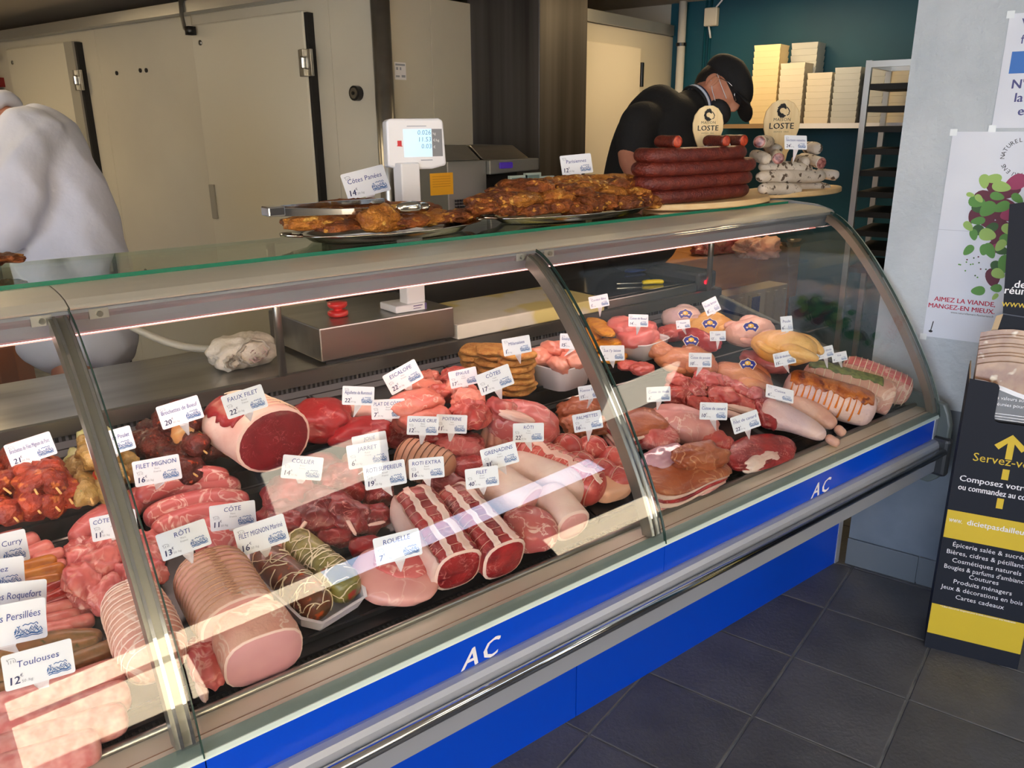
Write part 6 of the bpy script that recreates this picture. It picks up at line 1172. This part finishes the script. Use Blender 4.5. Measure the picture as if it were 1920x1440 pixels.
g = G(); ax = unit(H_ - nek); q1 = unit(np.cross(ax, iF)); q2 = np.cross(ax, q1)
for off, r, mm in ((.0, .074, BLKC), (.012, .072, mat('collar_stripe', (190, 200, 220), .7)), (.020, .070, mat('collar_navy', (24, 34, 66), .8))):
    g = G(); c = nek + ax * off; an = np.linspace(0, 2 * pi, 29); g.tube([c + r * (cos(a) * q1 + sin(a) * q2) + ax * .012 * sin(a) for a in an], .0065 if off != .016 else .004, 8, cap=False); build('collar', g, mm, pm, True)
for nm, lg in (('trouser_leg', 0.), ('trouser_leg', .2)): build(nm, limb([pel + V(lg * .8 - .03, .05, .08), pel + V(lg, .22, -.35), V(pel[0] + lg, pel[1] + .24, .26)], [.125, .092, .08]), BLKC, pm, True)
for lg in (0., .2): vf = blob(V(pel[0] + lg, pel[1] + .22, .215), (.05, .13, .045), None, .02, 1, 2, 3, 2.4); build('shoe', G().merge(vf), BLACK, pm, True)
vf = blob(hp(-.03, 0, .012), (.086, .083, .098), HB, .03, 3, 9, 3); p = vf[0]; lo = (p - H_) @ f_; p -= np.outer(np.maximum(lo - .015, 0), f_); build('hair', G().add(p, vf[1]), HAIR, pm, True)
cap = blob(hp(.012, 0, .065), (.128, .1, .072), HB, .03, 1.5, 12, 4, 2.3); p = cap[0]; x = (p - H_) @ f_; z = (p - H_) @ u_; p -= np.outer(np.clip(x - .02, 0, .2) * .35, u_); cp = build('flat_cap', G().add(p, cap[1]), BLKC, pm, True)
vf = blob(hp(.132, 0, .012), (.052, .078, .008), HB, .02, 1, 4, 3, 2.6); p = vf[0]; y_ = (p - H_) @ s_; x = (p - H_) @ f_; p -= np.outer(y_ ** 2 * 3.5 + np.maximum(x - .1, 0) * .25, u_); build('visor', G().add(p, vf[1]), BLKC, cp, True)
for sd in (-1, 1):
    g = G(); an = np.linspace(0, 2 * pi, 22); g.tube([hp(.108 - abs(.02 * cos(a)), sd * .032 + .022 * cos(a), .0 + .018 * sin(a)) for a in an], .0014, 6, cap=False); g.tube([hp(.10, sd * .055, .004), hp(.05, sd * .08, .004), hp(-.01, sd * .084, -.002)], .0014, 6); build('glasses', g, CHROME, pm, True)
    g = G(); g.tube([hp(.08, sd * .055, -.045), hp(.03, sd * .079, -.02), hp(-.012, sd * .087, .006)], .0016, 6); g.tube([hp(.06, sd * .055, -.085), hp(.02, sd * .074, -.06), hp(-.014, sd * .086, -.03)], .0016, 6); build('mask_strap', g, WHITE, pm, True)
    vf = blob(hp(-.012, sd * .084, -.022), (.024, .009, .036), HB, .05, 2, 4, 3); p = vf[0]; p -= s_ * sd * .01 * np.exp(-((p - hp(-.012, sd * .084, -.022)) @ f_ * 60) ** 2)[:, None]; build('ear', G().add(p, vf[1]), FLESH, pm, True)
    g = G(); g.merge(blob(hp(.087, sd * .032, .0), (.007, .011, .006), HB, 0, 1, 1, 2)); build('eye', g, HAIR, pm, True)
vf = blob(hp(.07, 0, -.085), (.055, .064, .045), HB, .02, 1, 7, 3); build('face_mask', G().merge(vf), mat('mask_black', (30, 32, 38), .8), pm, True)
# worker in a white coat, side on, facing left
D2 = 2.62; pw = thing('person', (.3, 2.7, .17), 'person in a white coat seen from behind at the left edge, head out of view', 'person')
def w2(u, v, d=0.): return pd(u, v, D2 + d)
hd = w2(-105, 150)
body = join(limb([w2(136, 600), w2(75, 270)], [.10, .10]), limb([w2(50, 260), w2(-30, 212), hd], [.08, .055, .055]), limb([w2(50, 290, -.12), w2(35, 410, -.17), w2(-70, 480, -.2)], [.05, .042, .03]), limb([w2(60, 290, .15), w2(20, 410, .2), w2(-90, 470, .15)], [.05, .042, .03]), hand(w2(-70, 480, -.2), w2(-70, 480, -.2) - w2(35, 410, -.17), V(0, 0, 1)), hand(w2(-90, 470, .15), w2(-90, 470, .15) - w2(20, 410, .2), V(0, 0, 1)), limb([w2(140, 640, -.05), w2(145, 900, -.06)], [.07, .06]), limb([w2(140, 640, .06), w2(145, 900, .07)], [.07, .06]), G().merge(blob(hd, (.095, .08, .115), np.stack([-iR, iF, -iD]), .02, 1, 2, 3)), G().merge(blob(hd - iR * .1 + iD * .02, (.022, .014, .028), np.stack([-iR, iF, -iD]), 0, 1, 2, 2)))
fuse('body', body, FLESH, pw, .0095, 3)
vf = blob(hd + iR * .015 - iD * .02, (.095, .086, .11), np.stack([-iR, iF, -iD]), .03, 3, 5, 3); build('hair', G().merge(vf), HAIR, pw, True)
coat = join(Loft([w2(150, 700), w2(146, 600), w2(128, 480), w2(98, 360), w2(72, 275), w2(36, 226)], .185, .155, 9, 2.8, up=iF, amp=.05, k=2.4, seed=21, nt=40, na=30, taper=(1.0, .84)).g(), limb([w2(60, 262, -.09), w2(46, 300, -.15), w2(34, 410, -.19), w2(-45, 462, -.2)], [.105, .078, .066, .055]), limb([w2(60, 262, .1), w2(40, 320, .16), w2(20, 410, .2), w2(-70, 462, .15)], [.105, .078, .066, .055]))
o = fuse('white_coat', coat, COATM, pw, .010, 3); me = o.data; n_ = len(me.vertices); co = np.empty(n_ * 3); me.vertices.foreach_get('co', co); co = co.reshape(-1, 3); no = np.empty(n_ * 3); me.vertex_normals.foreach_get('vector', no); no = no.reshape(-1, 3)
x = co @ iR; y_ = co @ iD; z = co @ iF; co += no * (.013 * (.5 - np.abs(np.sin(x * 19 + y_ * 5 + 1.3 * np.sin(y_ * 8 + z * 5)))) + .005 * (.5 - np.abs(np.sin(x * 24 - y_ * 22 + z * 14))) + .0025 * np.sin(x * 50 + y_ * 31))[:, None]; me.vertices.foreach_set('co', co.ravel()); me.update(); sm = o.modifiers.new('s', 'SMOOTH'); sm.iterations = 4; sm.factor = .5
g = G(); c = w2(2, 222); ax = unit(w2(-22, 206) - w2(40, 232)); q1 = unit(np.cross(ax, iF)); q2 = np.cross(ax, q1); an = np.linspace(0, 2 * pi, 25); g.tube([c + .066 * (cos(a) * q1 + sin(a) * q2) for a in an], .026, 8, cap=False); build('collar', g, COATM, pw, True)
for d_ in (-.08, .08): vf = blob(V(*(w2(140, 900, d_)[:2]), .215), (.13, .05, .045), None, .02, 1, 2, 3, 2.4); build('shoe', G().merge(vf), BLACK, pw, True)

# ================================================================== labels of look-alikes: say which one by its place
ORD = 'first second third fourth fifth sixth seventh eighth ninth tenth eleventh twelfth thirteenth fourteenth fifteenth sixteenth seventeenth eighteenth nineteenth twentieth'.split()
ORD += ['twenty-' + x for x in ORD[:9]] + ['thirtieth']
by = {}
bpy.context.view_layer.update()
for o in bpy.data.objects:
    if o.parent is None and o.get('label') and o.get('category'): by.setdefault(o['label'], []).append(o)
def screen(o):
    bb = [o.matrix_world @ Vector(c) for c in o.bound_box] if o.type == 'MESH' else [o.matrix_world.translation]
    c = CAM_R @ (np.mean([np.array(x) for x in bb], 0) - CAM); return c[0] / c[2], c[1] / c[2]
for lab, os_ in by.items():
    if len(os_) < 2: continue
    pile = 'stack' in os_[0].get('group', '') and 'breaded' in lab
    os_.sort(key=lambda o: screen(o)[1 if pile else 0])
    for i, o in enumerate(os_):
        n = len(os_); w_ = ('topmost' if i == 0 else 'lowest' if i == n - 1 else ORD[i] + ' from the top') if pile else ('leftmost' if i == 0 else 'rightmost' if i == n - 1 else ORD[i] + ' from the left')
        o['label'] = lab + ', ' + w_
        if len(o['label'].split()) > 16: print('LONG LABEL', o['label'])
for o in bpy.data.objects:
    if '_o' in o: del o['_o']
